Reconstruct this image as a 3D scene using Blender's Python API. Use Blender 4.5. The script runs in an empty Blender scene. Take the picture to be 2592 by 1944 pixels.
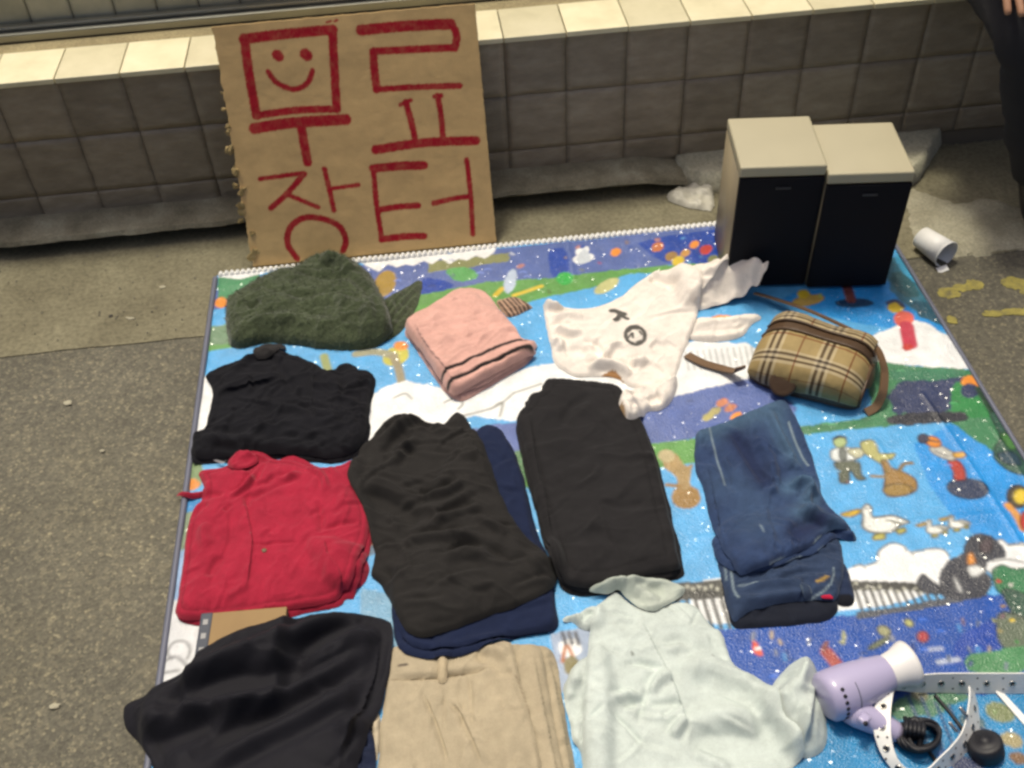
import bpy, bmesh, math, random
import numpy as np
from mathutils import Vector, Matrix
from mathutils.geometry import delaunay_2d_cdt

random.seed(7)
RNG = np.random.default_rng(11)
sc = bpy.context.scene
COLL = sc.collection

# ------------------------------------------------------------------ camera
S = 2592 / 2212.0
FPX, PITCH, YAW, ROLL, HCAM = 2705.8, 0.776898, 0.0706901, -0.0578105, 1.5
_cp, _sp, _cy, _sy = math.cos(PITCH), math.sin(PITCH), math.cos(YAW), math.sin(YAW)
CF = np.array([_sy * _cp, _cy * _cp, -_sp])
_r = np.array([_cy, -_sy, 0.0])
_u = np.cross(_r, CF)
CR = math.cos(ROLL) * _r + math.sin(ROLL) * _u
CU = -math.sin(ROLL) * _r + math.cos(ROLL) * _u
CO = np.array([0, 0, HCAM])
cam_d = bpy.data.cameras.new('camera')
cam = bpy.data.objects.new('camera', cam_d)
COLL.objects.link(cam)
cam.matrix_world = Matrix(((CR[0], CU[0], -CF[0], 0), (CR[1], CU[1], -CF[1], 0), (CR[2], CU[2], -CF[2], HCAM), (0, 0, 0, 1)))
cam_d.sensor_width = 36
cam_d.lens = 36 * FPX / 2592
cam_d.clip_start = 0.05
cam_d.clip_end = 200
sc.camera = cam

# ------------------------------------------------------------------ sky, sun, exposure
LDIR = Vector((-0.12, 0.27, 0.95)).normalized()          # towards the light
world = bpy.data.worlds.new('World')
sc.world = world
world.use_nodes = True
nt = world.node_tree
bg = nt.nodes['Background']
sky = nt.nodes.new('ShaderNodeTexSky')
sky.sky_type = 'NISHITA'
sky.sun_disc = False
sky.sun_elevation = math.asin(LDIR.z)
sky.sun_rotation = math.atan2(LDIR.x, LDIR.y)
sky.dust_density = 8.0
sky.air_density = 0.7
sky.ozone_density = 0.4
nt.links.new(sky.outputs[0], bg.inputs[0])
bg.inputs[1].default_value = 0.098
sun_d = bpy.data.lights.new('sun', 'SUN')
sun_d.energy = 2.3
sun_d.angle = math.radians(8)
sun_d.color = (1.0, 0.93, 0.74)
sun = bpy.data.objects.new('sun', sun_d)
sun.rotation_euler = (-LDIR).to_track_quat('-Z', 'Y').to_euler()
sun.location = LDIR * 8
COLL.objects.link(sun)
sc.view_settings.view_transform = 'Standard'
sc.view_settings.look = 'None'
sc.view_settings.gamma = 1
sc.view_settings.exposure = 0.03
sc.view_settings.use_curve_mapping = False
sc.render.engine = 'CYCLES'
sc.cycles.filter_width = 2.8
sc.cycles.max_bounces = 6

# ------------------------------------------------------------------ helpers
def ray(x, y):
    return CF * FPX + CR * (x * S - 1296) - CU * (y * S - 972)
def at(x, y, z=0.0):
    d = ray(x, y)
    return CO + d * (z - HCAM) / d[2]
def aty(x, y, Y):
    d = ray(x, y)
    return CO + d * Y / d[1]
def zoomer(x0, y0, s):
    return lambda pts: [((x0 + p[0] / s) / S, (y0 + p[1] / s) / S) for p in pts]
def w2(pts, z=0.0):
    return np.array([at(p[0], p[1], z)[:2] for p in pts])

def tag(o, label=None, cat=None, group=None, kind=None):
    for k, v in (('label', label), ('category', cat), ('group', group), ('kind', kind)):
        if v:
            o[k] = v
    return o
def mesh_obj(name, verts, faces, mat=None, parent=None, smooth=True, col=None):
    me = bpy.data.meshes.new(name)
    me.from_pydata([tuple(map(float, v)) for v in verts], [], [tuple(map(int, f)) for f in faces])
    if smooth:
        me.polygons.foreach_set('use_smooth', [True] * len(me.polygons))
    if col is not None:
        a = me.color_attributes.new('Col', 'FLOAT_COLOR', 'POINT')
        c4 = np.ones((len(verts), 4), dtype=np.float32)
        c4[:, :3] = col
        a.data.foreach_set('color', c4.ravel())
    me.update()
    o = bpy.data.objects.new(name, me)
    COLL.objects.link(o)
    if mat:
        me.materials.append(mat)
    if parent:
        o.parent = parent
    return o
def bm_obj(name, bm, mat=None, parent=None, smooth=False):
    me = bpy.data.meshes.new(name)
    bm.to_mesh(me)
    bm.free()
    if smooth:
        me.polygons.foreach_set('use_smooth', [True] * len(me.polygons))
    o = bpy.data.objects.new(name, me)
    COLL.objects.link(o)
    if mat:
        me.materials.append(mat)
    if parent:
        o.parent = parent
    return o
def empty(name, loc=(0, 0, 0), label=None, cat=None, group=None):
    o = bpy.data.objects.new(name, None)
    o.empty_display_size = 0.05
    COLL.objects.link(o)
    o.location = loc
    return tag(o, label, cat, group)
def child(o, parent):
    """parent keeping the world position of a mesh that was built in world coordinates"""
    o.parent = parent
    o.matrix_parent_inverse = Matrix.Translation(-Vector(parent.location))
    return o
def box_bm(sx, sy, sz, bev=0.0, seg=2):
    bm = bmesh.new()
    bmesh.ops.create_cube(bm, size=1)
    bmesh.ops.scale(bm, vec=(sx, sy, sz), verts=bm.verts)
    if bev:
        bmesh.ops.bevel(bm, geom=bm.edges[:], offset=bev, segments=seg, affect='EDGES', profile=0.6)
    return bm
def tube(name, pts, rad, mat, parent=None, n=8, smooth_path=True, closed=False):
    P = [Vector(p) for p in pts]
    if smooth_path:
        Q = []
        m = len(P)
        for i in range(m if closed else m - 1):
            p0 = P[(i - 1) % m] if closed or i > 0 else P[i]
            p1, p2 = P[i], P[(i + 1) % m]
            p3 = P[(i + 2) % m] if closed or i + 2 < m else p2
            for k in range(6):
                t = k / 6
                Q.append(0.5 * ((2 * p1) + (p2 - p0) * t + (2 * p0 - 5 * p1 + 4 * p2 - p3) * t * t + (3 * p1 - p0 - 3 * p2 + p3) * t ** 3))
        if not closed:
            Q.append(P[-1])
        P = Q
    V, Fc = [], []
    m = len(P)
    up = Vector((0.13, 0.21, 0.97))
    for i, p in enumerate(P):
        a = P[(i - 1) % m] if closed or i > 0 else p
        b = P[(i + 1) % m] if closed or i + 1 < m else p
        t = (b - a).normalized()
        s = t.cross(up).normalized()
        q = s.cross(t)
        rr = rad(i / max(1, m - 1)) if callable(rad) else rad
        for k in range(n):
            an = 2 * math.pi * k / n
            V.append(p + s * math.cos(an) * rr + q * math.sin(an) * rr)
    for i in range(m if closed else m - 1):
        for k in range(n):
            j = (i + 1) % m
            Fc.append((i * n + k, i * n + (k + 1) % n, j * n + (k + 1) % n, j * n + k))
    if not closed:
        Fc.append(tuple(range(n))[::-1])
        Fc.append(tuple((m - 1) * n + k for k in range(n)))
    o = mesh_obj(name, V, Fc, mat)
    if parent:
        child(o, parent)
    return o
def lathe(name, prof, origin, axis, mat, parent=None, n=32, ry=1.0, smooth=True):
    """prof: (distance along axis, radius)"""
    ax = Vector(axis).normalized()
    s = ax.cross(Vector((0, 0, 1)))
    if s.length < 1e-3:
        s = Vector((1, 0, 0))
    s.normalize()
    q = s.cross(ax)
    o0 = Vector(origin)
    V, Fc = [], []
    for (d, rr) in prof:
        for k in range(n):
            an = 2 * math.pi * k / n
            V.append(o0 + ax * d + s * math.cos(an) * rr + q * math.sin(an) * rr * ry)
    for i in range(len(prof) - 1):
        for k in range(n):
            Fc.append((i * n + k, i * n + (k + 1) % n, (i + 1) * n + (k + 1) % n, (i + 1) * n + k))
    o = mesh_obj(name, V, Fc, mat, smooth=smooth)
    if parent:
        child(o, parent)
    return o

# ---- numpy noise
def perlin(x, y, seed=0):
    rg = np.random.default_rng(seed)
    ang = rg.random((64, 64)) * 2 * np.pi
    gx, gy = np.cos(ang), np.sin(ang)
    xi, yi = np.floor(x).astype(int), np.floor(y).astype(int)
    xf, yf = x - xi, y - yi
    u = xf ** 3 * (xf * (xf * 6 - 15) + 10)
    v = yf ** 3 * (yf * (yf * 6 - 15) + 10)
    def g(ix, iy, dx, dy):
        a, b = ix % 64, iy % 64
        return gx[a, b] * dx + gy[a, b] * dy
    n00, n10 = g(xi, yi, xf, yf), g(xi + 1, yi, xf - 1, yf)
    n01, n11 = g(xi, yi + 1, xf, yf - 1), g(xi + 1, yi + 1, xf - 1, yf - 1)
    return (n00 * (1 - u) + n10 * u) * (1 - v) + (n01 * (1 - u) + n11 * u) * v
def fbm(x, y, seed=0, oct=4):
    a, s, f = 0, 1, 1
    for i in range(oct):
        a = a + s * perlin(x * f, y * f, seed + i * 13)
        s *= 0.5
        f *= 2.03
    return a
def seg_dist(P, A, closed=False):
    """distance, signed side and 0-1 position of points P along polyline A"""
    A = np.asarray(A, float)
    B = np.roll(A, -1, 0) if closed else A[1:]
    A0 = A if closed else A[:-1]
    L = np.linalg.norm(B - A0, axis=1) + 1e-12
    cum = np.concatenate([[0], np.cumsum(L)])
    best = np.full(len(P), 1e9)
    side = np.zeros(len(P))
    pos = np.zeros(len(P))
    for a, b, l, c in zip(A0, B, L, cum):
        d = (b - a) / l
        r = P - a
        t = np.clip(r @ d, 0, l)
        q = r - t[:, None] * d
        dist = np.hypot(q[:, 0], q[:, 1])
        m = dist < best
        best[m] = dist[m]
        side[m] = np.sign(d[0] * r[m, 1] - d[1] * r[m, 0])
        pos[m] = (c + t[m]) / cum[-1]
    return best, side, pos
def inside(P, A):
    A = np.asarray(A, float)
    x, y = P[:, 0], P[:, 1]
    r = np.zeros(len(P), bool)
    j = len(A) - 1
    for i in range(len(A)):
        xi, yi, xj, yj = A[i, 0], A[i, 1], A[j, 0], A[j, 1]
        if yi != yj:
            r ^= ((yi > y) != (yj > y)) & (x < (xj - xi) * (y - yi) / (yj - yi) + xi)
        j = i
    return r
def chaikin(A, n=2):
    A = np.asarray(A, float)
    for _ in range(n):
        B = np.roll(A, -1, 0)
        A = np.stack([A * 0.78 + B * 0.22, A * 0.22 + B * 0.78], 1).reshape(-1, 2)
    return A
def cut_corners(A, n=1, most=0.011):
    A = np.asarray(A, float)
    for _ in range(n):
        B = np.roll(A, -1, 0)
        L = np.linalg.norm(B - A, axis=1)[:, None] + 1e-9
        f = np.minimum(0.25, most / L)
        A = np.stack([A * (1 - f) + B * f, A * f + B * (1 - f)], 1).reshape(-1, 2)
        most *= 0.45
    return A
def resample(A, step):
    B = np.vstack([A, A[:1]])
    L = np.concatenate([[0], np.cumsum(np.linalg.norm(np.diff(B, axis=0), axis=1))])
    n = max(8, int(L[-1] / step))
    t = np.linspace(0, L[-1], n, endpoint=False)
    return np.stack([np.interp(t, L, B[:, 0]), np.interp(t, L, B[:, 1])], 1)
def smooth_line(A, n=8):
    A = np.asarray(A, float)
    if len(A) < 3:
        return A
    out = []
    for i in range(len(A) - 1):
        p0, p1, p2, p3 = A[max(i - 1, 0)], A[i], A[i + 1], A[min(i + 2, len(A) - 1)]
        for k in range(n):
            t = k / n
            out.append(0.5 * (2 * p1 + (p2 - p0) * t + (2 * p0 - 5 * p1 + 4 * p2 - p3) * t * t + (3 * p1 - p0 - 3 * p2 + p3) * t ** 3))
    out.append(A[-1])
    return np.array(out)

def srgb(r, g, b):
    f = lambda c: (c / 255 / 12.92) if c / 255 <= 0.04045 else ((c / 255 + 0.055) / 1.055) ** 2.4
    return (f(r), f(g), f(b))

# ------------------------------------------------------------------ materials
def new_mat(name):
    m = bpy.data.materials.new(name)
    m.use_nodes = True
    t = m.node_tree
    return m, t, t.nodes['Principled BSDF']
def N(t, typ, **kw):
    n = t.nodes.new(typ)
    for k, v in kw.items():
        if k.startswith('_'):
            setattr(n, k[1:], v)
        else:
            n.inputs[k.replace('__', ' ')].default_value = v
    return n
def ramp(t, src, stops):
    n = t.nodes.new('ShaderNodeValToRGB')
    e = n.color_ramp.elements
    while len(e) < len(stops):
        e.new(0.5)
    for k, (p, c) in enumerate(stops):
        e[k].position = p
        e[k].color = (*c, 1) if len(c) == 3 else c
    t.links.new(src, n.inputs[0])
    return n.outputs[0]
def coords(t, obj=True, scale=(1, 1, 1)):
    c = t.nodes.new('ShaderNodeTexCoord')
    m = t.nodes.new('ShaderNodeMapping')
    m.inputs['Scale'].default_value = scale
    t.links.new(c.outputs['Object'], m.inputs[0])
    return m.outputs[0]
def mixc(t, a, b, fac, blend='MIX'):
    n = t.nodes.new('ShaderNodeMix')
    n.data_type = 'RGBA'
    n.blend_type = blend
    for i, v in ((6, a), (7, b)):
        if isinstance(v, tuple):
            n.inputs[i].default_value = (*v, 1)
        else:
            t.links.new(v, n.inputs[i])
    if isinstance(fac, (int, float)):
        n.inputs[0].default_value = fac
    else:
        t.links.new(fac, n.inputs[0])
    return n.outputs[2]
def bump(t, p, srcs):
    last = None
    for h, st, dist in srcs:
        b = t.nodes.new('ShaderNodeBump')
        b.inputs['Strength'].default_value = st
        b.inputs['Distance'].default_value = dist
        t.links.new(h, b.inputs['Height'])
        if last:
            t.links.new(last, b.inputs['Normal'])
        last = b.outputs[0]
    t.links.new(last, p.inputs['Normal'])
def noise(t, vec, scale, detail=4, rough=0.55):
    n = N(t, 'ShaderNodeTexNoise', Scale=scale, Detail=detail, Roughness=rough)
    t.links.new(vec, n.inputs['Vector'])
    return n.outputs[0]
def plain(name, col, rough=0.5, spec=0.5, metal=0.0, var=0.12, bscale=120, bst=0.15, coat=0.0):
    m, t, p = new_mat(name)
    v = coords(t)
    n1 = noise(t, v, 9, 5)
    c = mixc(t, tuple(x * (1 - var * 1.6) for x in col), tuple(min(1, x * (1 + var)) for x in col), n1)
    t.links.new(c, p.inputs['Base Color'])
    p.inputs['Roughness'].default_value = rough
    p.inputs['Specular IOR Level'].default_value = spec
    p.inputs['Metallic'].default_value = metal
    p.inputs['Coat Weight'].default_value = coat
    if bst:
        bump(t, p, [(noise(t, v, bscale, 3), bst, 0.002)])
    return m
def fabric(name, rough=0.9, sheen=0.15, weave=520, wst=0.3, lump=60, lst=0.10, mott=0.15):
    m, t, p = new_mat(name)
    v = coords(t)
    a = t.nodes.new('ShaderNodeAttribute')
    a.attribute_name = 'Col'
    n1 = noise(t, v, 35, 6, 0.65)
    n2 = noise(t, v, 420, 3, 0.6)
    f = t.nodes.new('ShaderNodeMath'); f.operation = 'MULTIPLY_ADD'
    t.links.new(n2, f.inputs[0]); f.inputs[1].default_value = 0.6
    t.links.new(n1, f.inputs[2])
    sc_ = t.nodes.new('ShaderNodeMapRange')
    t.links.new(f.outputs[0], sc_.inputs[0])
    sc_.inputs[1].default_value = 0.45; sc_.inputs[2].default_value = 1.15
    sc_.inputs[3].default_value = 1 - mott * 1.5; sc_.inputs[4].default_value = 1 + mott
    mul = t.nodes.new('ShaderNodeVectorMath'); mul.operation = 'MULTIPLY'
    t.links.new(a.outputs['Color'], mul.inputs[0]); t.links.new(sc_.outputs[0], mul.inputs[1])
    t.links.new(mul.outputs[0], p.inputs['Base Color'])
    p.inputs['Roughness'].default_value = rough
    p.inputs['Specular IOR Level'].default_value = 0.2
    p.inputs['Sheen Weight'].default_value = sheen
    p.inputs['Sheen Roughness'].default_value = 0.5
    bump(t, p, [(noise(t, v, lump, 4), lst, 0.004), (noise(t, v, weave, 2), wst, 0.0012)])
    return m

M_cotton = fabric('cotton_fabric', sheen=0.06)
M_soft = fabric('soft_jersey', rough=0.95, sheen=0.03, lst=0.12)
M_wool = fabric('fuzzy_wool', rough=1.0, sheen=0.35, weave=260, wst=1.0, lump=110, lst=0.9, mott=0.35)
M_knit = fabric('fine_knit', rough=0.95, sheen=0.25, weave=380, wst=0.5)
M_denim = fabric('denim', rough=0.85, sheen=0.1, weave=600, wst=0.4, mott=0.25)
M_linen = fabric('linen', rough=0.9, sheen=0.15, weave=420, wst=0.5, lump=55, lst=0.2, mott=0.18)
M_satin = fabric('smooth_viscose', rough=0.75, sheen=0.03, wst=0.15, lst=0.12)

def m_asphalt():
    m, t, p = new_mat('asphalt')
    v = coords(t)
    n1 = noise(t, v, 2.2, 6, 0.6)
    vo = N(t, 'ShaderNodeTexVoronoi', Scale=230); t.links.new(v, vo.inputs['Vector'])
    vo2 = N(t, 'ShaderNodeTexVoronoi', Scale=120); t.links.new(v, vo2.inputs['Vector'])
    base = ramp(t, n1, [(0.3, (0.115, 0.106, 0.078)), (0.5, (0.140, 0.130, 0.097)), (0.7, (0.170, 0.158, 0.118))])
    sep = t.nodes.new('ShaderNodeSeparateColor'); t.links.new(vo.outputs['Color'], sep.inputs[0])
    g = ramp(t, sep.outputs[0], [(0.0, (0.74, 0.74, 0.74)), (0.55, (0.95, 0.95, 0.95)), (0.88, (1.1, 1.1, 1.07)), (0.99, (1.7, 1.66, 1.5))])
    big = ramp(t, noise(t, v, 0.9, 5, 0.6), [(0.3, (0.74, 0.75, 0.80)), (0.5, (1, 1, 1)), (0.72, (1.2, 1.17, 1.05))])
    base = mixc(t, base, big, 1.0, 'MULTIPLY')
    c = mixc(t, base, g, 1.0, 'MULTIPLY')
    sep2 = t.nodes.new('ShaderNodeSeparateColor'); t.links.new(vo2.outputs['Color'], sep2.inputs[0])
    g2 = ramp(t, sep2.outputs[1], [(0.0, (0.84, 0.84, 0.85)), (0.7, (1.0, 1.0, 1.0)), (0.97, (1.25, 1.22, 1.16))])
    c = mixc(t, c, g2, 1.0, 'MULTIPLY')
    t.links.new(c, p.inputs['Base Color'])
    p.inputs['Roughness'].default_value = 0.85
    p.inputs['Specular IOR Level'].default_value = 0.35
    bump(t, p, [(vo2.outputs['Distance'], 0.35, 0.004), (vo.outputs['Distance'], 0.4, 0.003), (noise(t, v, 30, 4), 0.3, 0.008)])
    return m
def m_concrete(name, c0, c1, c2, sc_=5.0):
    m, t, p = new_mat(name)
    v = coords(t)
    n1 = noise(t, v, sc_, 7, 0.62)
    n2 = noise(t, v, sc_ * 22, 4, 0.6)
    c = ramp(t, n1, [(0.28, c0), (0.5, c1), (0.72, c2)])
    d = ramp(t, n2, [(0.3, (0.7, 0.7, 0.7)), (0.55, (1, 1, 1)), (0.8, (1.25, 1.25, 1.2))])
    c = mixc(t, c, d, 1.0, 'MULTIPLY')
    t.links.new(c, p.inputs['Base Color'])
    p.inputs['Roughness'].default_value = 0.9
    p.inputs['Specular IOR Level'].default_value = 0.25
    bump(t, p, [(n1, 0.5, 0.02), (n2, 0.6, 0.004)])
    return m
def m_tile(name, c0, c1, c2, rough, streak=True):
    m, t, p = new_mat(name)
    tc = t.nodes.new('ShaderNodeTexCoord')
    oi = t.nodes.new('ShaderNodeObjectInfo')
    ad = t.nodes.new('ShaderNodeVectorMath'); ad.operation = 'MULTIPLY_ADD'
    t.links.new(oi.outputs['Random'], ad.inputs[0]); ad.inputs[1].default_value = (37, 11, 23)
    t.links.new(tc.outputs['Object'], ad.inputs[2])
    mp = t.nodes.new('ShaderNodeMapping'); mp.inputs['Scale'].default_value = (1, 1, 2.6 if streak else 1)
    mp.inputs['Rotation'].default_value = (0, 0.25, 0)
    t.links.new(ad.outputs[0], mp.inputs[0])
    n1 = noise(t, mp.outputs[0], 14, 6, 0.62)
    n2 = noise(t, mp.outputs[0], 60, 5, 0.6)
    c = ramp(t, n1, [(0.3, c0), (0.52, c1), (0.75, c2)])
    hs = t.nodes.new('ShaderNodeHueSaturation')
    mr = t.nodes.new('ShaderNodeMapRange'); t.links.new(oi.outputs['Random'], mr.inputs[0])
    mr.inputs[3].default_value = 0.86; mr.inputs[4].default_value = 1.12
    t.links.new(mr.outputs[0], hs.inputs['Value']); t.links.new(c, hs.inputs['Color'])
    t.links.new(hs.outputs[0], p.inputs['Base Color'])
    p.inputs['Roughness'].default_value = rough
    bump(t, p, [(n1, 0.42 if streak else 0.1, 0.010), (n2, 0.3 if streak else 0.05, 0.004)])
    return m
M_asphalt = m_asphalt()
M_strip = m_concrete('gutter_concrete', (0.15, 0.135, 0.088), (0.205, 0.187, 0.122), (0.27, 0.25, 0.165))
M_ledge = m_concrete('ledge_concrete', (0.16, 0.145, 0.10), (0.28, 0.255, 0.18), (0.42, 0.395, 0.29), 11)
M_patch = m_concrete('pale_mortar', (0.22, 0.205, 0.14), (0.32, 0.30, 0.22), (0.42, 0.40, 0.30), 9)
M_slab = m_concrete('pale_slab', (0.36, 0.34, 0.25), (0.46, 0.44, 0.33), (0.54, 0.52, 0.40), 7)
M_tile = m_tile('stone_tile', (0.23, 0.19, 0.135), (0.30, 0.25, 0.18), (0.38, 0.325, 0.24), 0.5)
M_grout = plain('dark_grout', (0.17, 0.145, 0.11), 0.95)
M_coping = m_tile('cream_coping', (0.64, 0.585, 0.38), (0.72, 0.66, 0.44), (0.78, 0.72, 0.50), 0.4, False)
M_upper = m_tile('olive_tile', (0.36, 0.35, 0.26), (0.44, 0.42, 0.31), (0.50, 0.48, 0.36), 0.35, False)
M_mortar = m_concrete('brown_mortar', (0.26, 0.21, 0.12), (0.36, 0.30, 0.17), (0.44, 0.37, 0.21), 8)
M_alu = plain('aluminium', (0.40, 0.40, 0.36), 0.35, metal=0.85, var=0.1, bst=0.05)
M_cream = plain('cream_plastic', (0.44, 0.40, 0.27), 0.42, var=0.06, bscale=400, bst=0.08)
M_grille = plain('black_grille_cloth', (0.006, 0.006, 0.009), 0.75, spec=0.2, bscale=900, bst=0.3)
M_badge = plain('dark_badge', (0.022, 0.022, 0.025), 0.3, bst=0)
M_cream_shade = plain('shaded_cream_side', (0.30, 0.25, 0.16), 0.5, var=0.08, bst=0.06)  # cabinet sides: the cream plastic with its unlit tone put into the colour
M_card_edge = plain('torn_cardboard', (0.46, 0.34, 0.15), 0.95, var=0.25, bscale=200, bst=0.6)
M_paper = plain('white_paper', (0.78, 0.78, 0.76), 0.5, var=0.04, bst=0.05)
M_paper_d = plain('dusty_plastic', (0.50, 0.48, 0.40), 0.5, var=0.2, bscale=60, bst=0.6)
M_white = plain('white_film', (0.80, 0.80, 0.78), 0.35, var=0.05, bscale=150, bst=0.4)
M_bind = plain('grey_binding', (0.13, 0.14, 0.19), 0.5, var=0.15)
M_lilac = plain('lilac_plastic', (0.45, 0.41, 0.60), 0.3, var=0.04, bst=0.0, coat=0.4)
M_nozzle = plain('white_plastic', (0.80, 0.78, 0.76), 0.3, var=0.03, bst=0.0)
M_black = plain('black_rubber', (0.012, 0.012, 0.016), 0.55, var=0.1, bst=0.1)
M_dark = plain('dark_hole', (0.01, 0.01, 0.012), 0.7, bst=0)
M_belt = plain('white_vinyl', (0.80, 0.80, 0.77), 0.4, var=0.06, bscale=300, bst=0.15)
M_steel = plain('eyelet_metal', (0.55, 0.53, 0.48), 0.25, metal=1.0, bst=0)
M_leather = plain('brown_leather', (0.075, 0.042, 0.02), 0.45, var=0.3, bscale=260, bst=0.35)
M_strapl = plain('tan_leather', (0.17, 0.10, 0.05), 0.5, var=0.3, bscale=220, bst=0.3)
M_yellow = m_concrete('worn_yellow_paint', (0.15, 0.135, 0.09), (0.34, 0.295, 0.085), (0.46, 0.40, 0.11), 45)
M_skin = plain('skin', (0.46, 0.24, 0.14), 0.5, var=0.1, bst=0.1)
M_hair = plain('black_hair', (0.012, 0.01, 0.009), 0.5, bst=0.4)
M_bookc = plain('brown_card', (0.30, 0.19, 0.075), 0.7, var=0.2)
M_spine = plain('slate_spine', (0.05, 0.06, 0.085), 0.6, var=0.25)
M_tagm = plain('grey_label', (0.33, 0.33, 0.33), 0.6, var=0.1)
M_redtag = plain('red_label', (0.55, 0.02, 0.05), 0.6, var=0.1)
M_leaf = plain('pale_litter', (0.42, 0.39, 0.28), 0.8, var=0.2)
M_stone = plain('dark_pebble', (0.05, 0.045, 0.04), 0.9, var=0.3)

def m_attr(name, rough, spec, bumps, coat=0.0, fine=0.0):
    m, t, p = new_mat(name)
    a = t.nodes.new('ShaderNodeAttribute'); a.attribute_name = 'Col'
    v = coords(t)
    c = a.outputs['Color']
    if fine:
        n1 = noise(t, v, 28, 6, 0.65)
        d = ramp(t, n1, [(0.25, (1 - fine * 1.5,) * 3), (0.75, (1 + fine,) * 3)])
        c = mixc(t, c, d, 1.0, 'MULTIPLY')
    t.links.new(c, p.inputs['Base Color'])
    p.inputs['Roughness'].default_value = rough
    p.inputs['Specular IOR Level'].default_value = spec
    p.inputs['Coat Weight'].default_value = coat
    p.inputs['Coat Roughness'].default_value = 0.15
    bump(t, p, bumps(t, v))
    return m
def mat_bumps(t, v):
    vo = N(t, 'ShaderNodeTexVoronoi', Scale=330); t.links.new(v, vo.inputs['Vector'])
    return [(noise(t, v, 22, 3), 0.12, 0.006), (vo.outputs['Distance'], 0.55, 0.0016)]
M_mat = m_attr('printed_foil', 0.36, 0.5, mat_bumps, coat=0.28, fine=0.12)
_t = M_mat.node_tree
_p = _t.nodes['Principled BSDF']
_v = coords(_t)
_vo = N(_t, 'ShaderNodeTexVoronoi', Scale=240); _t.links.new(_v, _vo.inputs['Vector'])
_g = _t.nodes.new('ShaderNodeNewGeometry')
_s = _t.nodes.new('ShaderNodeVectorMath'); _s.operation = 'SUBTRACT'; _t.links.new(_vo.outputs['Color'], _s.inputs[0]); _s.inputs[1].default_value = (0.5, 0.5, 0.5)
_k = _t.nodes.new('ShaderNodeVectorMath'); _k.operation = 'MULTIPLY_ADD'; _t.links.new(_s.outputs[0], _k.inputs[0]); _k.inputs[1].default_value = (1.0, 1.0, 0.2); _t.links.new(_g.outputs['Normal'], _k.inputs[2])
_n = _t.nodes.new('ShaderNodeVectorMath'); _n.operation = 'NORMALIZE'; _t.links.new(_k.outputs[0], _n.inputs[0])
_t.links.new(_n.outputs[0], _p.inputs['Coat Normal'])
_p.inputs['Coat Roughness'].default_value = 0.12
M_card = m_attr('cardboard', 0.85, 0.2, lambda t, v: [(noise(t, v, 18, 4), 0.25, 0.01), (noise(t, v, 300, 2), 0.15, 0.001)], fine=0.08)
M_plaid = m_attr('checked_canvas', 0.7, 0.25, lambda t, v: [(noise(t, v, 500, 2), 0.25, 0.001)], coat=0.0, fine=0.14)

# ------------------------------------------------------------------ the setting
def sheet(name, outline, z, mat, thick=0.0, parent=None, kind='structure'):
    bm = bmesh.new()
    vs = [bm.verts.new((x, y, z)) for x, y in outline]
    f = bm.faces.new(vs)
    if f.normal.z < 0:
        f.normal_flip()
    if thick:
        r = bmesh.ops.extrude_face_region(bm, geom=[f])
        bmesh.ops.translate(bm, vec=(0, 0, -thick), verts=[e for e in r['geom'] if isinstance(e, bmesh.types.BMVert)])
        bmesh.ops.recalc_face_normals(bm, faces=bm.faces[:])
    o = bm_obj(name, bm, mat, parent)
    return tag(o, kind=kind) if kind else o
sheet('ground', [(-40, -40), (40, -40), (40, 40), (-40, 40)], 0.0, M_asphalt)
xs = np.linspace(-6, 6, 400)
ed = 1.765 + 0.012 * fbm(xs * 3, xs * 0, 5) + np.where(xs > 0.9, 0.025 * perlin(xs * 6, xs * 0 + .5, 8), 0) + 0.012 * (xs > 0.8)
sheet('gutter_strip', [(x, y) for x, y in zip(xs, ed)] + [(6, 2.20), (-6, 2.20)], 0.0022, M_strip)
# concrete ledge along the foot of the wall, rough top edge
xl = np.linspace(-5, 0.60, 360)
V, Fc = [], []
for i, x in enumerate(xl):
    e = 0.006 * fbm(np.array([x * 9]), np.array([0.3]), 3)[0]
    e2 = 0.005 * fbm(np.array([x * 16]), np.array([4.3]), 4)[0]
    sag = 0.02 * max(0, (x - 0.5) / 0.1)
    V += [(x, 2.170 + e2, -0.002), (x, 2.114 + e + e2, 0.038 + 0.5 * e - sag), (x, 2.119 + e, 0.048 + 0.3 * e2 - sag), (x, 2.22, 0.055 - sag)]
    if i:
        a = (i - 1) * 4
        for k in range(3):
            Fc.append((a + k, a + 4 + k, a + 5 + k, a + 1 + k))
tag(mesh_obj('concrete_ledge', V, Fc, M_ledge, smooth=False), kind='structure')
# mortar slab behind the loudspeakers
def lump(name, outline, z0, hfun, res, mat, parent=None, jit=0.004, seed=1, kind=None, edge=0.015):
    A = resample(chaikin(outline, 1), res)
    A = A + jit * np.stack([fbm(A[:, 0] * 60, A[:, 1] * 60, seed), fbm(A[:, 0] * 60, A[:, 1] * 60, seed + 5)], 1)
    lo, hi = A.min(0), A.max(0)
    gx, gy = np.meshgrid(np.arange(lo[0], hi[0], res), np.arange(lo[1], hi[1], res))
    P = np.stack([gx.ravel(), gy.ravel()], 1)
    P = P[inside(P, A)]
    P = P[seg_dist(P, A, True)[0] > res * 0.5]
    verts, faces = cdt(A, P)
    d = seg_dist(verts, A, True)[0]
    g = np.sqrt(np.clip(1 - (1 - np.clip(d / edge, 0, 1)) ** 2, 0, 1))
    z = z0 + g * hfun(verts)
    o = mesh_obj(name, np.column_stack([verts, z]), faces, mat)
    if parent:
        child(o, parent)
    return tag(o, kind=kind) if kind else o
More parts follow.
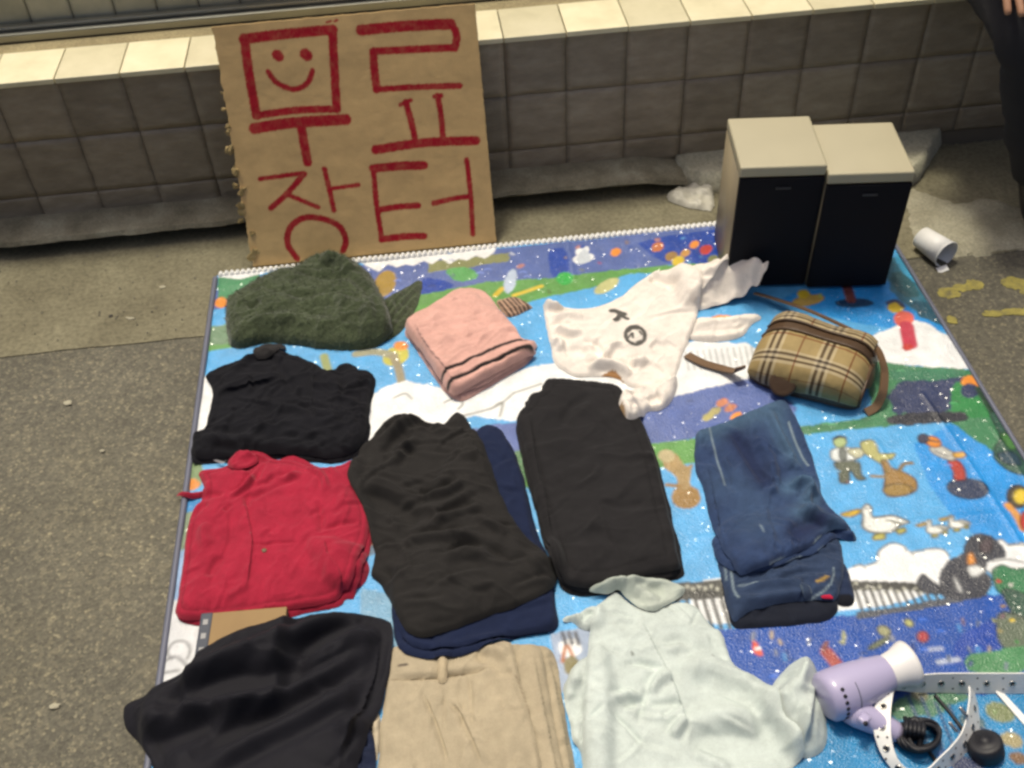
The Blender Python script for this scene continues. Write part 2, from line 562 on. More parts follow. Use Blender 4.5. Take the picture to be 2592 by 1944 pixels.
def cdt(A, P):
    nb = len(A)
    vs = [Vector((float(a), float(b))) for a, b in np.vstack([A, P])]
    r = delaunay_2d_cdt(vs, [], [list(range(nb))], 1, 1e-7)
    V = np.array([(v.x, v.y) for v in r[0]])
    return V, r[2]
lump('mortar_slab', [(0.575, 2.24), (0.60, 2.11), (0.75, 2.085), (1.05, 2.04), (1.13, 2.03), (1.27, 2.205), (1.3, 2.25)], 0.0,
     lambda P: 0.05 + 0.003 * fbm(P[:, 0] * 14, P[:, 1] * 14, 9), 0.010, M_slab, edge=0.006, jit=0.002, kind='structure')

lump('mortar_patch', [tuple(at(x, y, 0.004)[:2]) for x, y in ((1955, 395), (2010, 420), (2080, 440), (2130, 420), (2212, 450), (2330, 470), (2330, 530), (2212, 536), (2120, 552), (2010, 550), (1960, 500))], 0.0, lambda P: 0.0075 + 0.003 * fbm(P[:, 0] * 20, P[:, 1] * 20, 19), 0.010, M_patch, jit=0.012, kind='structure', edge=0.03)
# the low wall: one thing, every tile a part
TW, X0 = 0.139, 0.181
wall = empty('tiled_wall', (0, 2.21, 0), 'low wall of dark stone tiles with cream coping tiles behind the mat', 'wall')
wb = bm_obj('wall_core', box_bm(5.0, 0.40, 0.376), M_grout, None)
wb.location = (0.3, 2.21 + 0.2, 0.188)
child(wb, wall)
def tile_mesh(w, h, d, seed, mat, bulge=0.0015):
    n = 10
    V, Fc = [], []
    for j in range(n + 1):
        for i in range(n + 1):
            x, z = (i / n - 0.5) * w, (j / n - 0.5) * h
            e = min(i, n - i, j, n - j)
            y = -d + (0.0010 if e == 0 else 0) + bulge * 1.6 * float(fbm(np.array([x * 30 + seed * 3.1]), np.array([z * 70 + seed]), seed, 3)[0])
            V.append((x, y, z))
    k = len(V)
    for j in range(n):
        for i in range(n):
            a = j * (n + 1) + i
            Fc.append((a, a + 1, a + n + 2, a + n + 1))
    ring = [i for i in range(n + 1)] + [j * (n + 1) + n for j in range(1, n + 1)] + [n * (n + 1) + i for i in range(n - 1, -1, -1)] + [j * (n + 1) for j in range(n - 1, 0, -1)]
    for r_ in ring:
        V.append((V[r_][0], 0.0, V[r_][2]))
    m = len(ring)
    for i in range(m):
        Fc.append((ring[i], k + i, k + (i + 1) % m, ring[(i + 1) % m]))
    me = bpy.data.meshes.new('tile')
    me.from_pydata(V, [], Fc)
    me.polygons.foreach_set('use_smooth', [True] * len(me.polygons))
    me.materials.append(mat)
    return me
rows = [(0.3905, 0.2500), (0.2465, 0.1045), (0.1010, 0.0400)]
for (zt, zb) in rows:
    meshes = [tile_mesh(TW - 0.0016, zt - zb + 0.0018, 0.004, s_ + int(zt * 100), M_tile) for s_ in range(5)]
    for i in range(-11, 16):
        o = bpy.data.objects.new('tile', random.choice(meshes))
        COLL.objects.link(o)
        o.location = (X0 + (i + 0.5) * TW + random.uniform(-.0006, .0006), 2.2105 + random.uniform(-0.0003, 0.0003), (zt + zb) / 2)
        o.rotation_euler = (random.uniform(-.006, .006), random.uniform(-.004, .004), random.uniform(-.006, .006))
        child(o, wall)
cop = bpy.data.meshes.new('coping_tile')
bm = box_bm(TW - 0.0025, 0.142, 0.012, 0.0018)
bm.to_mesh(cop); bm.free(); cop.materials.append(M_coping)
for i in range(-11, 16):
    o = bpy.data.objects.new('coping_tile', cop)
    COLL.objects.link(o)
    o.location = (X0 + (i + 0.5) * TW, 2.196 + 0.071, 0.3915 + random.uniform(-.0005, .0005))
    o.rotation_euler = (random.uniform(-.004, .004), random.uniform(-.004, .004), 0)
    child(o, wall)
o = bm_obj('mortar_bed', box_bm(5.0, 0.058, 0.02, 0.002), M_mortar); o.location = (0.3, 2.37, 0.380); child(o, wall)
# the tiled building front that rises behind the coping
upper = empty('building_front', (0, 2.44, 0.38), 'olive tiled building front rising behind the cream coping with a metal rail', 'wall')
o = bm_obj('wall_core', box_bm(5.0, 0.2, 0.182), M_grout); o.location = (0.3, 2.555, 0.481); child(o, upper)
UW = 0.0955
me_u = [tile_mesh(UW - 0.003, 0.172, 0.008, s_ + 60, M_upper, 0.0004) for s_ in range(3)]
for r_, zc in ((0, 0.485),):
    for i in range(-20, 26):
        o = bpy.data.objects.new('tile', random.choice(me_u)); COLL.objects.link(o)
        o.location = (-0.883 + (i + 0.5) * UW + 0.8 * 0, 2.4555, zc); child(o, upper)
rail = bm_obj('metal_rail', box_bm(5.0, 0.014, 0.020, 0.003), M_alu); rail.location = (0.3, 2.407, 0.401); child(rail, upper)
rail2 = bm_obj('metal_rail', box_bm(5.0, 0.022, 0.030, 0.003), M_alu); rail2.location = (0.3, 2.432, 0.404); child(rail2, upper)

# worn yellow paint on the asphalt
def blob_outline(c, rx, ry, ang, seed, n=40, rough=0.35):
    t = np.linspace(0, 2 * np.pi, n, endpoint=False)
    r = 1 + rough * (fbm(np.cos(t) * 1.6 + 5, np.sin(t) * 1.6 + 5, seed, 3))
    x, y = rx * r * np.cos(t), ry * r * np.sin(t)
    return [(c[0] + a * math.cos(ang) - b * math.sin(ang), c[1] + a * math.sin(ang) + b * math.cos(ang)) for a, b in zip(x, y)]
for k, (px, py, wx, wy) in enumerate([(2050, 633, 26, 13), (2105, 615, 22, 11), (2078, 622, 22, 9), (2190, 612, 26, 15), (2225, 628, 24, 12), (2145, 678, 22, 8), (2190, 675, 32, 8), (2230, 672, 24, 9), (2056, 692, 12, 9), (2290, 655, 30, 20)]):
    c = at(px, py)
    w_ = at(px + wx, py)[0] - c[0]
    h_ = c[1] - at(px, py + wy)[1]
    sheet('painted_marking', blob_outline(c[:2], abs(w_), abs(h_), -0.1, 40 + k, rough=0.38), 0.0028 + 0.0001 * k if at(px, py)[1] > 1.74 else 0.0009 + 0.0001 * k, M_yellow)

# ------------------------------------------------------------------ the picnic mat
MX0, MX1, MY0, MY1 = -0.515, 1.005, -0.02, 1.965
def mat_z(x, y):
    return 0.006 + 0.0035 * (1 + fbm(x * 3.2 + 9, y * 3.2, 21, 3)) + 0.0012 * fbm(x * 14, y * 14, 22, 2)
STEP = 0.0027
mxs = np.linspace(MX0, MX1, int((MX1 - MX0) / STEP))
mys = np.concatenate([np.linspace(MY0, 0.56, 40)[:-1], np.linspace(0.56, MY1, int((MY1 - 0.56) / STEP))])
GX, GY = np.meshgrid(mxs, mys)
CV = np.zeros(GX.shape + (3,))
WOB = 0.0
PG = np.stack([GX, GY], -1)
class Paint:
    z = 0.008
    def _box(self, W, pad):
        lo, hi = W.min(0) - pad, W.max(0) + pad
        i0, i1 = np.searchsorted(mxs, [lo[0], hi[0]])
        j0, j1 = np.searchsorted(mys, [lo[1], hi[1]])
        return slice(max(j0 - 1, 0), j1 + 1), slice(max(i0 - 1, 0), i1 + 1)
    def poly(self, pts, c, n=1, wob=0.0):
        W = chaikin(w2(pts, self.z), n) if n else w2(pts, self.z)
        if wob:
            W = resample(W, 0.006)
            W = W + wob * np.stack([fbm(W[:, 0] * 45, W[:, 1] * 45, 3), fbm(W[:, 0] * 45, W[:, 1] * 45, 4)], 1)
        b = self._box(W, 0)
        P = PG[b]
        if P.size == 0: return
        m = inside(P.reshape(-1, 2), W).reshape(P.shape[:2])
        CV[b][m] = c
    def ell(self, x, y, rx, ry, c, ang=0.0):
        t = np.linspace(0, 2 * np.pi, 28, endpoint=False)
        ca, sa = math.cos(ang), math.sin(ang)
        self.poly([(x + rx * math.cos(a) * ca - ry * math.sin(a) * sa, y + rx * math.cos(a) * sa + ry * math.sin(a) * ca) for a in t], c, 0)
    def line(self, pts, wd, c):
        W = smooth_line(w2(pts, self.z), 5)
        b = self._box(W, wd)
        P = PG[b]
        if P.size == 0: return
        f = np.clip((max(wd, 0.0034) / 2 + 0.0012 - seg_dist(P.reshape(-1, 2), W)[0]) / 0.0024, 0, 1).reshape(P.shape[:2] + (1,))
        CV[b] = CV[b] * (1 - f) + np.array(c) * f
pt = Paint()
SKY, SKY2, WHT = srgb(84, 166, 222), srgb(38, 142, 216), srgb(232, 234, 234)
PURP, DBL, GRN, DGRN = srgb(84, 104, 164), srgb(8, 62, 156), srgb(92, 150, 72), srgb(40, 92, 72)
OLV, BRN, ORG, RED, YEL, INK, NVY, CYA = srgb(128, 132, 84), srgb(150, 116, 58), srgb(226, 140, 44), srgb(188, 54, 46), srgb(214, 186, 50), srgb(40, 42, 50), srgb(48, 58, 92), srgb(28, 128, 182)
CV[:] = SKY
# second sky (right of the jeans) is deeper blue to the right
pt.poly([(1700, 930), (2400, 860), (2400, 1290), (1700, 1290)], SKY, 0)
pt.poly([(1960, 930), (2400, 860), (2400, 1290), (2150, 1200), (2020, 1080)], SKY2, 1)
pt.poly([(1650, 640), (1960, 600), (2050, 640), (2050, 730), (1800, 690)], SKY2, 1)
# --- back band: water, river bank
pt.poly([(440, 610), (1060, 540), (1600, 480), (1600, 575), (1478, 571), (1317, 586), (1188, 603), (1053, 611), (900, 640), (440, 690)], PURP, 0)
pt.poly([(1375, 520), (1600, 490), (1600, 570), (1440, 572), (1395, 545)], DBL, 1, .004)
pt.poly([(1182, 540), (1225, 535), (1232, 598), (1190, 604)], DBL, 1)
pt.poly([(925, 566), (1100, 548), (1100, 566), (925, 590)], OLV, 0, .004)
pt.poly([(912, 598), (960, 606), (985, 620), (940, 650), (905, 640)], DBL, 1)
pt.poly([(440, 690), (900, 640), (1053, 611), (1188, 603), (1317, 586), (1478, 571), (1560, 570), (1560, 590), (1361, 592), (1288, 621), (1150, 653), (1000, 690), (900, 700), (440, 760)], GRN, 0, .004)
pt.poly([(955, 585), (1010, 575), (1040, 600), (990, 612)], srgb(86, 160, 88), 1, .004)
pt.ell(1220, 603, 18, 14, srgb(50, 170, 70)); pt.line([(1110, 640), (1170, 620)], .010, YEL); pt.line([(1070, 640), (1085, 625)], .012, YEL)
for x, y in ((1258, 542), (1252, 560), (1268, 558)): pt.ell(x, y, 16, 9, WHT, -.4)
pt.poly([(1240, 572), (1262, 530), (1280, 560), (1262, 572)], srgb(200, 208, 215), 1)
pt.poly([(1085, 615), (1105, 580), (1118, 590), (1112, 625), (1095, 640)], srgb(180, 195, 215), 1)
for x, y, r_, c in ((1330, 545, 12, ORG), (1420, 535, 14, srgb(190, 110, 60)), (1450, 555, 14, BRN), (1480, 548, 11, srgb(190, 140, 70)), (1500, 530, 11, ORG), (1525, 540, 14, RED), (1465, 565, 14, YEL), (1540, 560, 12, OLV)):
    pt.ell(x, y, r_, r_ * .7, c, -.4)
pt.ell(1310, 620, 30, 12, srgb(190, 190, 130), -.5)
# left-hand fragments by the green sweater
pt.poly([(470, 600), (560, 585), (560, 650), (470, 650)], srgb(72, 140, 96), 0, .004)
pt.ell(478, 655, 14, 12, ORG)
pt.poly([(455, 670), (520, 665), (510, 700), (455, 705)], SKY, 0, .003)
pt.poly([(455, 705), (520, 700), (520, 740), (445, 748)], srgb(110, 140, 110), 0, .004)
pt.ell(855, 770, 30, 20, srgb(190, 185, 70), -.3); pt.ell(866, 748, 16, 10, ORG)
pt.line([(770, 765), (810, 760), (850, 768)], .02, srgb(150, 148, 120)); pt.line([(850, 770), (862, 800), (868, 830)], .018, srgb(150, 140, 110))
pt.line([(700, 770), (708, 800)], .018, srgb(150, 160, 100))
pt.ell(832, 612, 22, 30, srgb(160, 130, 50), .5)
# first clouds
pt.poly([(420, 830), (460, 800), (520, 810), (560, 990), (400, 995), (410, 900)], WHT, 1)
pt.poly([(770, 900), (800, 855), (830, 835), (870, 822), (920, 830), (960, 840), (1000, 850), (1060, 820), (1120, 800), (1200, 785), (1300, 770), (1400, 765), (1480, 735), (1560, 740), (1640, 745), (1640, 840), (1400, 890), (1330, 900), (1120, 910), (1000, 900), (940, 960), (800, 990)], WHT, 1, .008)
for q in ([(850, 860), (875, 850), (890, 862)], [(960, 870), (985, 860), (1000, 872), (990, 885)], [(1000, 900), (1070, 880), (1110, 850)], [(1060, 885), (1085, 870), (1080, 900)], [(1110, 850), (1170, 830)]):
    pt.line(q, .004, srgb(130, 130, 120))
for k in range(12):
    pt.line([(1480 + 13 * k, 760 - k), (1488 + 13 * k, 800 - k)], .004, srgb(176, 180, 178))
pt.poly([(1730, 745), (1780, 720), (1850, 745), (1900, 720), (1950, 700), (1990, 692), (2040, 720), (2110, 760), (2120, 800), (1960, 790), (1800, 790)], WHT, 1, .006)
# violet water below the railing, green bank
pt.poly([(1000, 930), (1400, 868), (1640, 815), (1720, 880), (1720, 930), (1505, 945), (1100, 1010), (1000, 1010)], PURP, 0, .004)
for x, y, c in ((1560, 870, srgb(205, 130, 90)), (1578, 882, srgb(190, 120, 90)), (1545, 888, srgb(170, 160, 100)), (1530, 900, srgb(180, 170, 100)), (1590, 900, ORG)): pt.ell(x, y, 14, 8, c, -.4)
pt.poly([(1000, 1010), (1100, 990), (1400, 960), (1720, 920), (1760, 935), (1500, 1000), (1420, 1012), (1100, 1060)], GRN, 0, .003)
pt.poly([(1060, 1000), (1150, 960), (1150, 1040), (1090, 1050)], srgb(74, 120, 74), 1, .006)
# green hills at right
pt.poly([(1880, 780), (1960, 792), (2040, 795), (2120, 800), (2260, 1060), (2040, 905), (1900, 925), (1720, 940), (1720, 925), (1880, 900)], srgb(64, 124, 84), 0, .006)
pt.poly([(1920, 830), (2000, 815), (2080, 810), (2110, 830), (2080, 880), (1990, 900), (1920, 890)], NVY, 1, .012)
pt.poly([(1925, 800), (2080, 800), (2090, 815), (1990, 825), (1925, 825)], srgb(60, 120, 90), 1, .008)
pt.poly([(2050, 830), (2130, 820), (2180, 900), (2060, 905)], srgb(50, 130, 70), 1, .008)
pt.poly([(1905, 905), (1945, 895), (2080, 888), (2096, 905), (2060, 915), (1920, 922)], INK, 1, .005)
pt.ell(2098, 825, 22, 14, ORG); pt.ell(2130, 828, 14, 10, srgb(220, 110, 50)); pt.ell(2095, 845, 20, 16, NVY)
pt.line([(2115, 840), (2150, 900), (2180, 960), (2205, 1000)], .016, srgb(40, 66, 46))
# right edge trees behind the speakers
pt.poly([(1900, 560), (1990, 550), (2080, 720), (2000, 690), (1930, 640)], srgb(52, 110, 130), 1, .006)
pt.poly([(1915, 590), (1960, 585), (1990, 640), (1950, 645)], srgb(46, 92, 100), 1, .008)
pt.poly([(1945, 540), (1995, 590), (2000, 620), (1960, 600), (1930, 560)], srgb(70, 160, 200), 1)
pt.poly([(1960, 650), (2040, 655), (2070, 710), (1990, 690)], srgb(36, 80, 98), 1, .006)
# small standing figures on the first sky
pt.ell(1845, 655, 42, 10, srgb(24, 60, 96)); pt.line([(1830, 622), (1838, 648)], .022, srgb(110, 60, 60))
pt.ell(1745, 650, 36, 12, srgb(190, 160, 80), -.2); pt.ell(1735, 636, 14, 10, YEL)
pt.ell(1935, 664, 18, 13, YEL); pt.line([(1918, 655), (1935, 650), (1950, 662)], .010, NVY); pt.ell(1952, 690, 22, 17, srgb(222, 100, 84)); pt.line([(1958, 705), (1965, 745)], .03, srgb(190, 60, 80)); pt.ell(1960, 752, 12, 8, RED)
pt.ell(1560, 690, 26, 9, ORG)
# --- lower sky figures
zp = zoomer(2100, 1050, 2.5528)
def Z(pts, c, n=1):
    pt.poly(zp(pts), c, n)
    W = np.array(zp(pts))
    if np.ptp(W[:, 0]) < 130:                        # printed figures have a thin dark contour
        q = chaikin(W, 1)
        pt.line([tuple(v) for v in q] + [tuple(q[0])], .0022, tuple(x * 0.3 for x in c))
def ZE(x, y, rx, ry, c, a=0.0):
    q = zp([(x, y)])[0]
    pt.ell(q[0], q[1], rx / 2.5528 / S, ry / 2.5528 / S, c, a)
    if rx > 25:
        ca, sa = math.cos(a), math.sin(a)
        pt.line([(q[0] + (rx * math.cos(t) * ca - ry * math.sin(t) * sa) / 2.5528 / S, q[1] + (rx * math.cos(t) * sa + ry * math.sin(t) * ca) / 2.5528 / S) for t in np.linspace(0, 6.283, 18)], .0022, tuple(x * 0.3 for x in c))
def ZL(pts, wd, c): pt.line(zp(pts), wd, c)
Z([(20, 300), (190, 295), (205, 390), (240, 415), (180, 425), (125, 345), (128, 440), (65, 445), (60, 380)], srgb(92, 98, 80))
Z([(0, 235), (60, 212), (120, 215), (195, 235), (185, 290), (20, 305)], srgb(214, 220, 218)); Z([(60, 225), (95, 215), (110, 295), (70, 298)], srgb(110, 116, 110))
ZE(66, 178, 42, 36, srgb(168, 186, 128)); ZL([(25, 160), (60, 145), (100, 150)], .006, INK)
Z([(100, 235), (180, 215), (240, 240), (180, 290)], srgb(190, 190, 160))
Z([(190, 180), (270, 165), (300, 200), (320, 260), (430, 250), (400, 290), (340, 300), (370, 340), (300, 300), (220, 250)], srgb(178, 176, 112))
Z([(330, 290), (370, 300), (400, 350), (480, 370), (560, 420), (565, 490), (480, 525), (370, 530), (350, 470), (360, 400)], BRN); ZE(440, 485, 95, 40, srgb(148, 120, 60)); ZL([(450, 360), (480, 320), (530, 315)], .008, srgb(120, 100, 60)); ZL([(270, 395), (360, 400)], .007, srgb(140, 120, 80))
ZE(890, 482, 132, 64, srgb(44, 56, 84), .12)
Z([(755, 300), (830, 295), (870, 350), (880, 425), (800, 425), (800, 370)], srgb(172, 58, 44))
Z([(640, 215), (700, 195), (780, 235), (830, 260), (800, 300), (730, 285), (660, 250)], srgb(186, 186, 178)); ZL([(680, 240), (760, 270)], .004, srgb(120, 120, 120))
ZE(665, 178, 55, 32, ORG, .35); ZE(603, 158, 34, 30, srgb(60, 60, 80)); ZE(835, 264, 42, 18, srgb(210, 160, 60), .1); ZL([(630, 165), (700, 180)], .004, INK)
Z([(1020, -30), (1130, -10), (1180, 120), (1300, 180), (1300, 400), (1160, 370), (1060, 290), (1060, 220), (1110, 150)], srgb(52, 88, 72)); Z([(1090, 120), (1200, 110), (1240, 200), (1160, 230)], srgb(70, 120, 60)); Z([(1070, 250), (1200, 240), (1250, 330), (1130, 320)], srgb(44, 70, 84))
ZE(1215, 530, 70, 75, srgb(70, 62, 50)); ZE(1235, 530, 50, 50, YEL); ZL([(1150, 590), (1210, 660), (1250, 740)], .014, srgb(214, 150, 70)); ZE(1262, 690, 30, 60, RED)
# ducks
def duck(x, y, s, feet=True):
    q = lambda P: [(x + a * s, y + b * s) for a, b in P]
    OUT = srgb(110, 110, 96)
    Z(q([(-140, -95), (-105, -132), (-70, -105), (-78, -70), (-60, -40), (60, -60), (180, -10), (110, 10), (70, 50), (0, 65), (-90, 55), (-140, 20), (-130, -40)]), OUT)
    Z(q([(-136, -92), (-105, -126), (-76, -102), (-84, -68), (-62, -33), (60, -54), (168, -10), (106, 5), (66, 44), (0, 58), (-86, 49), (-133, 18), (-124, -40)]), srgb(226, 228, 222))
    Z(q([(-280, -62), (-150, -98), (-150, -70), (-200, -46), (-250, -46)]), srgb(214, 176, 46))
    for k in range(3): ZL(q([(20 + 30 * k, -25 + 12 * k), (90 + 20 * k, -10 + 8 * k)]), .003, OUT)
    ZE(x - 108 * s, y - 96 * s, 8 * s, 7 * s, INK)
    if feet:
        Z(q([(-60, 70), (10, 60), (15, 100), (-70, 105)]), srgb(176, 170, 80)); Z(q([(80, 40), (140, 25), (150, 50), (100, 70)]), srgb(176, 170, 80))
duck(345, 705, 1.0); duck(690, 745, 0.48); duck(830, 712, 0.46)
# second clouds, railing, river
Z([(-900, 1080), (-500, 1030), (-280, 1030), (60, 1040), (140, 985), (240, 975), (300, 955), (320, 880), (400, 828), (480, 850), (520, 885), (600, 885), (660, 862), (730, 872), (775, 915), (770, 1100), (400, 1240), (-100, 1280), (-900, 1380)], WHT)
for q in ([(310, 940), (320, 880), (400, 828), (480, 850), (495, 880)], [(520, 885), (545, 905)], [(545, 885), (640, 868), (730, 872), (772, 915)], [(150, 985), (200, 970), (230, 990)], [(240, 975), (300, 955)]): ZL(q, .0035, srgb(120, 120, 116))
Z([(980, 960), (1090, 800), (1160, 850), (1300, 830), (1300, 1020), (1050, 1040)], WHT)
for q in ([(1150, 850), (1200, 840), (1256, 860)], [(1050, 950), (1150, 940), (1250, 960)]): ZL(q, .0035, srgb(120, 120, 116))
zj0 = zoomer(1380, 1420, 2.989)
RAIL = srgb(62, 62, 56)
pt.poly([(1455, 1262), (1600, 1248), (1830, 1254), (1960, 1258), (2090, 1270), (2090, 1292), (1960, 1276), (1830, 1275), (1600, 1290), (1455, 1300)], RAIL, 0)
for k in range(46):
    x = 1458 + k * 13
    y = 1272 + (6 if x > 1900 else 0) - (8 if 1560 < x < 1850 else 0)
    pt.ell(x, y - 4 + 5 * (k % 2), 4.2, 3.6, srgb(186, 186, 170))
for k in range(13):
    pt.line([(1462 + 19 * k, 1292), (1482 + 19 * k, 1362 - k)], .0065, RAIL)
for k in range(14):
    pt.line([(1848 + 16.5 * k, 1275), (1862 + 16.5 * k, 1318 - 2.2 * k)], .0055, RAIL)
pt.poly([(1300, 1395), (1560, 1360), (1880, 1325), (2060, 1292), (2400, 1270), (2400, 1520), (1300, 1520)], srgb(8, 72, 158), 0, .004)
pt.poly([(1850, 1322), (1950, 1310), (2060, 1288), (2120, 1290), (2060, 1305), (1950, 1325), (1850, 1338)], srgb(74, 78, 86), 0)
pt.poly([(2060, 1380), (2160, 1330), (2170, 1420), (2060, 1450)], DBL, 1)
Z([(700, 1170), (708, 1020), (770, 935), (860, 905), (870, 830), (920, 775), (1020, 772), (1110, 840), (1150, 930), (1030, 945), (1000, 1000), (1060, 1090), (1000, 1190), (850, 1210)], srgb(52, 54, 62))
ZE(1010, 850, 40, 50, srgb(74, 62, 66), .3); Z([(890, 905), (920, 890), (945, 965), (890, 975)], srgb(208, 136, 56)); Z([(880, 985), (960, 975), (1010, 1015), (920, 1060)], srgb(212, 214, 212)); Z([(795, 1045), (820, 1060), (860, 1150), (830, 1145)], srgb(206, 208, 208)); Z([(560, 1090), (600, 1025), (640, 1060), (710, 1110), (710, 1160), (600, 1150)], srgb(56, 58, 66))
Z([(1040, 1010), (1110, 970), (1180, 1000), (1300, 1000), (1300, 1240), (1180, 1180), (1080, 1150)], srgb(46, 116, 72)); Z([(1100, 1110), (1300, 1180), (1300, 1440), (1180, 1300)], srgb(52, 84, 68)); Z([(1080, 1260), (1300, 1330), (1300, 1560), (1090, 1500)], srgb(92, 104, 84))
for x, y, c in ((1090, 1080, RED), (1170, 1100, srgb(190, 190, 180)), (1120, 1240, BRN), (1180, 1330, YEL), (1060, 1330, OLV), (1100, 1400, srgb(140, 130, 80)), (1210, 1470, srgb(60, 140, 60))): ZE(x, y, 16, 13, c, .5)
Z([(860, 1560), (1050, 1530), (1300, 1480), (1300, 1680), (900, 1680)], srgb(72, 132, 84))
for q, c in (([(640, 1525), (720, 1515)], srgb(150, 160, 190)), ([(700, 1605), (830, 1585)], srgb(170, 180, 200))): ZL(q, .008, c)
ZE(600, 1440, 36, 34, srgb(170, 60, 66), .5); ZE(510, 1350, 30, 20, srgb(176, 176, 110), .6); ZE(350, 1400, 44, 30, srgb(150, 150, 110), .5); ZE(90, 1440, 14, 50, srgb(150, 152, 110)); ZE(320, 1480, 80, 16, srgb(110, 120, 90), -.5)
ZL([(-20, 1540), (70, 1650)], .02, srgb(160, 70, 60)); ZE(-30, 1500, 20, 40, srgb(120, 60, 60), .4)
pt.poly(zj0([(1560, 600), (1590, 600), (1660, 720), (1580, 715)]), srgb(210, 80, 50), 1); pt.ell(1637, 1402, 7, 4, WHT)
# cyan foreground at the bottom right
pt.poly([(1300, 1520), (1780, 1500), (1900, 1560), (2100, 1500), (2400, 1470), (2400, 2600), (1300, 2600)], CYA, 1, .006)
pt.poly([(1880, 1540), (2000, 1490), (2100, 1500), (2060, 1530), (1950, 1560)], srgb(72, 120, 90), 1, .01)
for x, y, r_, c in ((2100, 1560, 30, srgb(70, 100, 110)), (2160, 1540, 34, srgb(120, 130, 90)), (2130, 1600, 40, NVY), (2185, 1600, 26, srgb(150, 140, 100)), (2200, 1640, 22, srgb(120, 90, 60)), (2050, 1640, 30, srgb(40, 100, 170)), (2090, 1660, 40, NVY), (1985, 1500, 22, srgb(120, 120, 90))): pt.ell(x, y, r_, r_ * .6, c, .4)
for k in range(5): pt.line([(1960 + 30 * k, 1500 + 8 * k), (2010 + 28 * k, 1620 + 6 * k)], .005, srgb(24, 66, 110))
# left strip beside the red shirt, and by the book
pt.poly([(380, 990), (440, 995), (435, 1050), (390, 1060)], srgb(112, 136, 90), 0)
pt.ell(412, 1046, 20, 12, ORG); pt.poly([(380, 1075), (440, 1075), (430, 1105), (378, 1110)], srgb(48, 130, 190), 0)
pt.poly([(370, 1110), (430, 1105), (420, 1185), (362, 1190)], srgb(122, 138, 112), 0, .004)
pt.poly([(360, 1190), (420, 1185), (400, 1300), (345, 1290)], srgb(140, 170, 208), 0, .004)
pt.poly([(330, 1290), (400, 1300), (470, 1350), (440, 1480), (300, 1500)], srgb(208, 210, 212), 0, .003)
for q in ([(360, 1410), (375, 1390), (400, 1388), (412, 1405), (405, 1425)], [(352, 1430), (380, 1420), (405, 1440)], [(345, 1455), (385, 1450)], [(360, 1410), (372, 1425)]): pt.line(q, .0035, srgb(90, 90, 92))
pt.poly([(780, 1270), (880, 1290), (880, 1400), (780, 1400)], srgb(108, 158, 190), 0)
pt.poly([(796, 1050), (830, 1050), (840, 1200), (790, 1200)], srgb(80, 106, 130), 0, .008); pt.ell(805, 1140, 14, 20, srgb(190, 186, 170)); pt.ell(802, 1170, 12, 8, srgb(220, 150, 120))
pt.poly([(1190, 1370), (1290, 1350), (1300, 1480), (1200, 1500)], srgb(150, 166, 190), 0); pt.ell(1232, 1400, 26, 20, WHT); pt.line([(1215, 1430), (1224, 1395), (1240, 1425)], .006, srgb(170, 100, 40)); pt.ell(1235, 1440, 18, 22, srgb(120, 112, 70))
for k in range(3): pt.line([(1215 + 14 * k, 1368), (1222 + 14 * k, 1392)], .006, INK)
# brown figure between the trousers and the jeans
pt.ell(1482, 1075, 32, 26, BRN); pt.poly([(1430, 975), (1462, 978), (1480, 1010), (1500, 1000), (1492, 1020), (1490, 1060), (1464, 1060), (1462, 1030), (1432, 1010)], srgb(164, 138, 90), 1); pt.ell(1440, 985, 18, 14, srgb(186, 172, 130)); pt.line([(1440, 1048), (1470, 1052)], .008, BRN)
# crumpled white fold of the back edge
jag = [(780, 566)]
for k in range(15):
    jag.append((800 + k * 19, 580 - k * 1.9 + (7 if k % 2 else -5) + random.uniform(-4, 4)))
pt.poly(jag + [(1075, 530), (900, 545), (780, 556)], WHT, 0)
pt.poly([(470, 598), (560, 568), (600, 560), (590, 585), (520, 605)], WHT, 0)
# small scattered print details: leaves, ripples, petals
_rg = np.random.default_rng(77)
for _ in range(420):
    x, y = _rg.random() * 2250, 520 + _rg.random() * 1150
    P0 = at(x, y, 0.008)
    if not (MX0 + .02 < P0[0] < MX1 - .02 and 0.6 < P0[1] < MY1 - .03):
        continue
    i_, j_ = np.searchsorted(mxs, P0[0]), np.searchsorted(mys, P0[1])
    c0 = CV[j_, i_]
    lum = c0.mean()
    blueish = c0[2] > 1.5 * c0[0] and c0[2] < 0.42
    green = c0[1] > 1.3 * c0[2]
    if blueish:
        pt.line([(x - 7, y + 1), (x, y - 1.5), (x + 7, y + 1)], .0028, tuple(np.clip(c0 * (1.9 if _rg.random() < .6 else 0.5) + 0.03, 0, .8)))
    elif green:
        pt.ell(x, y, 3 + 5 * _rg.random(), 2 + 3 * _rg.random(), tuple(c0 * (0.5 + 1.0 * _rg.random(3))), _rg.random() * 3)
for _ in range(24):
    x, y = 900 + _rg.random() * 640, 515 + _rg.random() * 70
    c_ = [ORG, OLV, YEL, WHT, DBL, BRN, RED, SKY][_rg.integers(8)]
    pt.ell(x, y, 3 + 6 * _rg.random(), 2 + 3 * _rg.random(), tuple(0.5 * a_ + 0.5 * b_ for a_, b_ in zip(c_, PURP)), -0.6 + _rg.random())
for _ in range(26):
    x, y = 1580 + _rg.random() * 600, 1335 + _rg.random() * 110
    c_ = [OLV, YEL, BRN, INK, SKY, srgb(150, 150, 120)][_rg.integers(6)]
    c_ = tuple(0.5 * a_ + 0.5 * b_ for a_, b_ in zip(c_, DBL))
    pt.line([(x, y), (x + 4 - 8 * _rg.random(), y + 5 + 8 * _rg.random())], .004 + .004 * _rg.random(), c_)
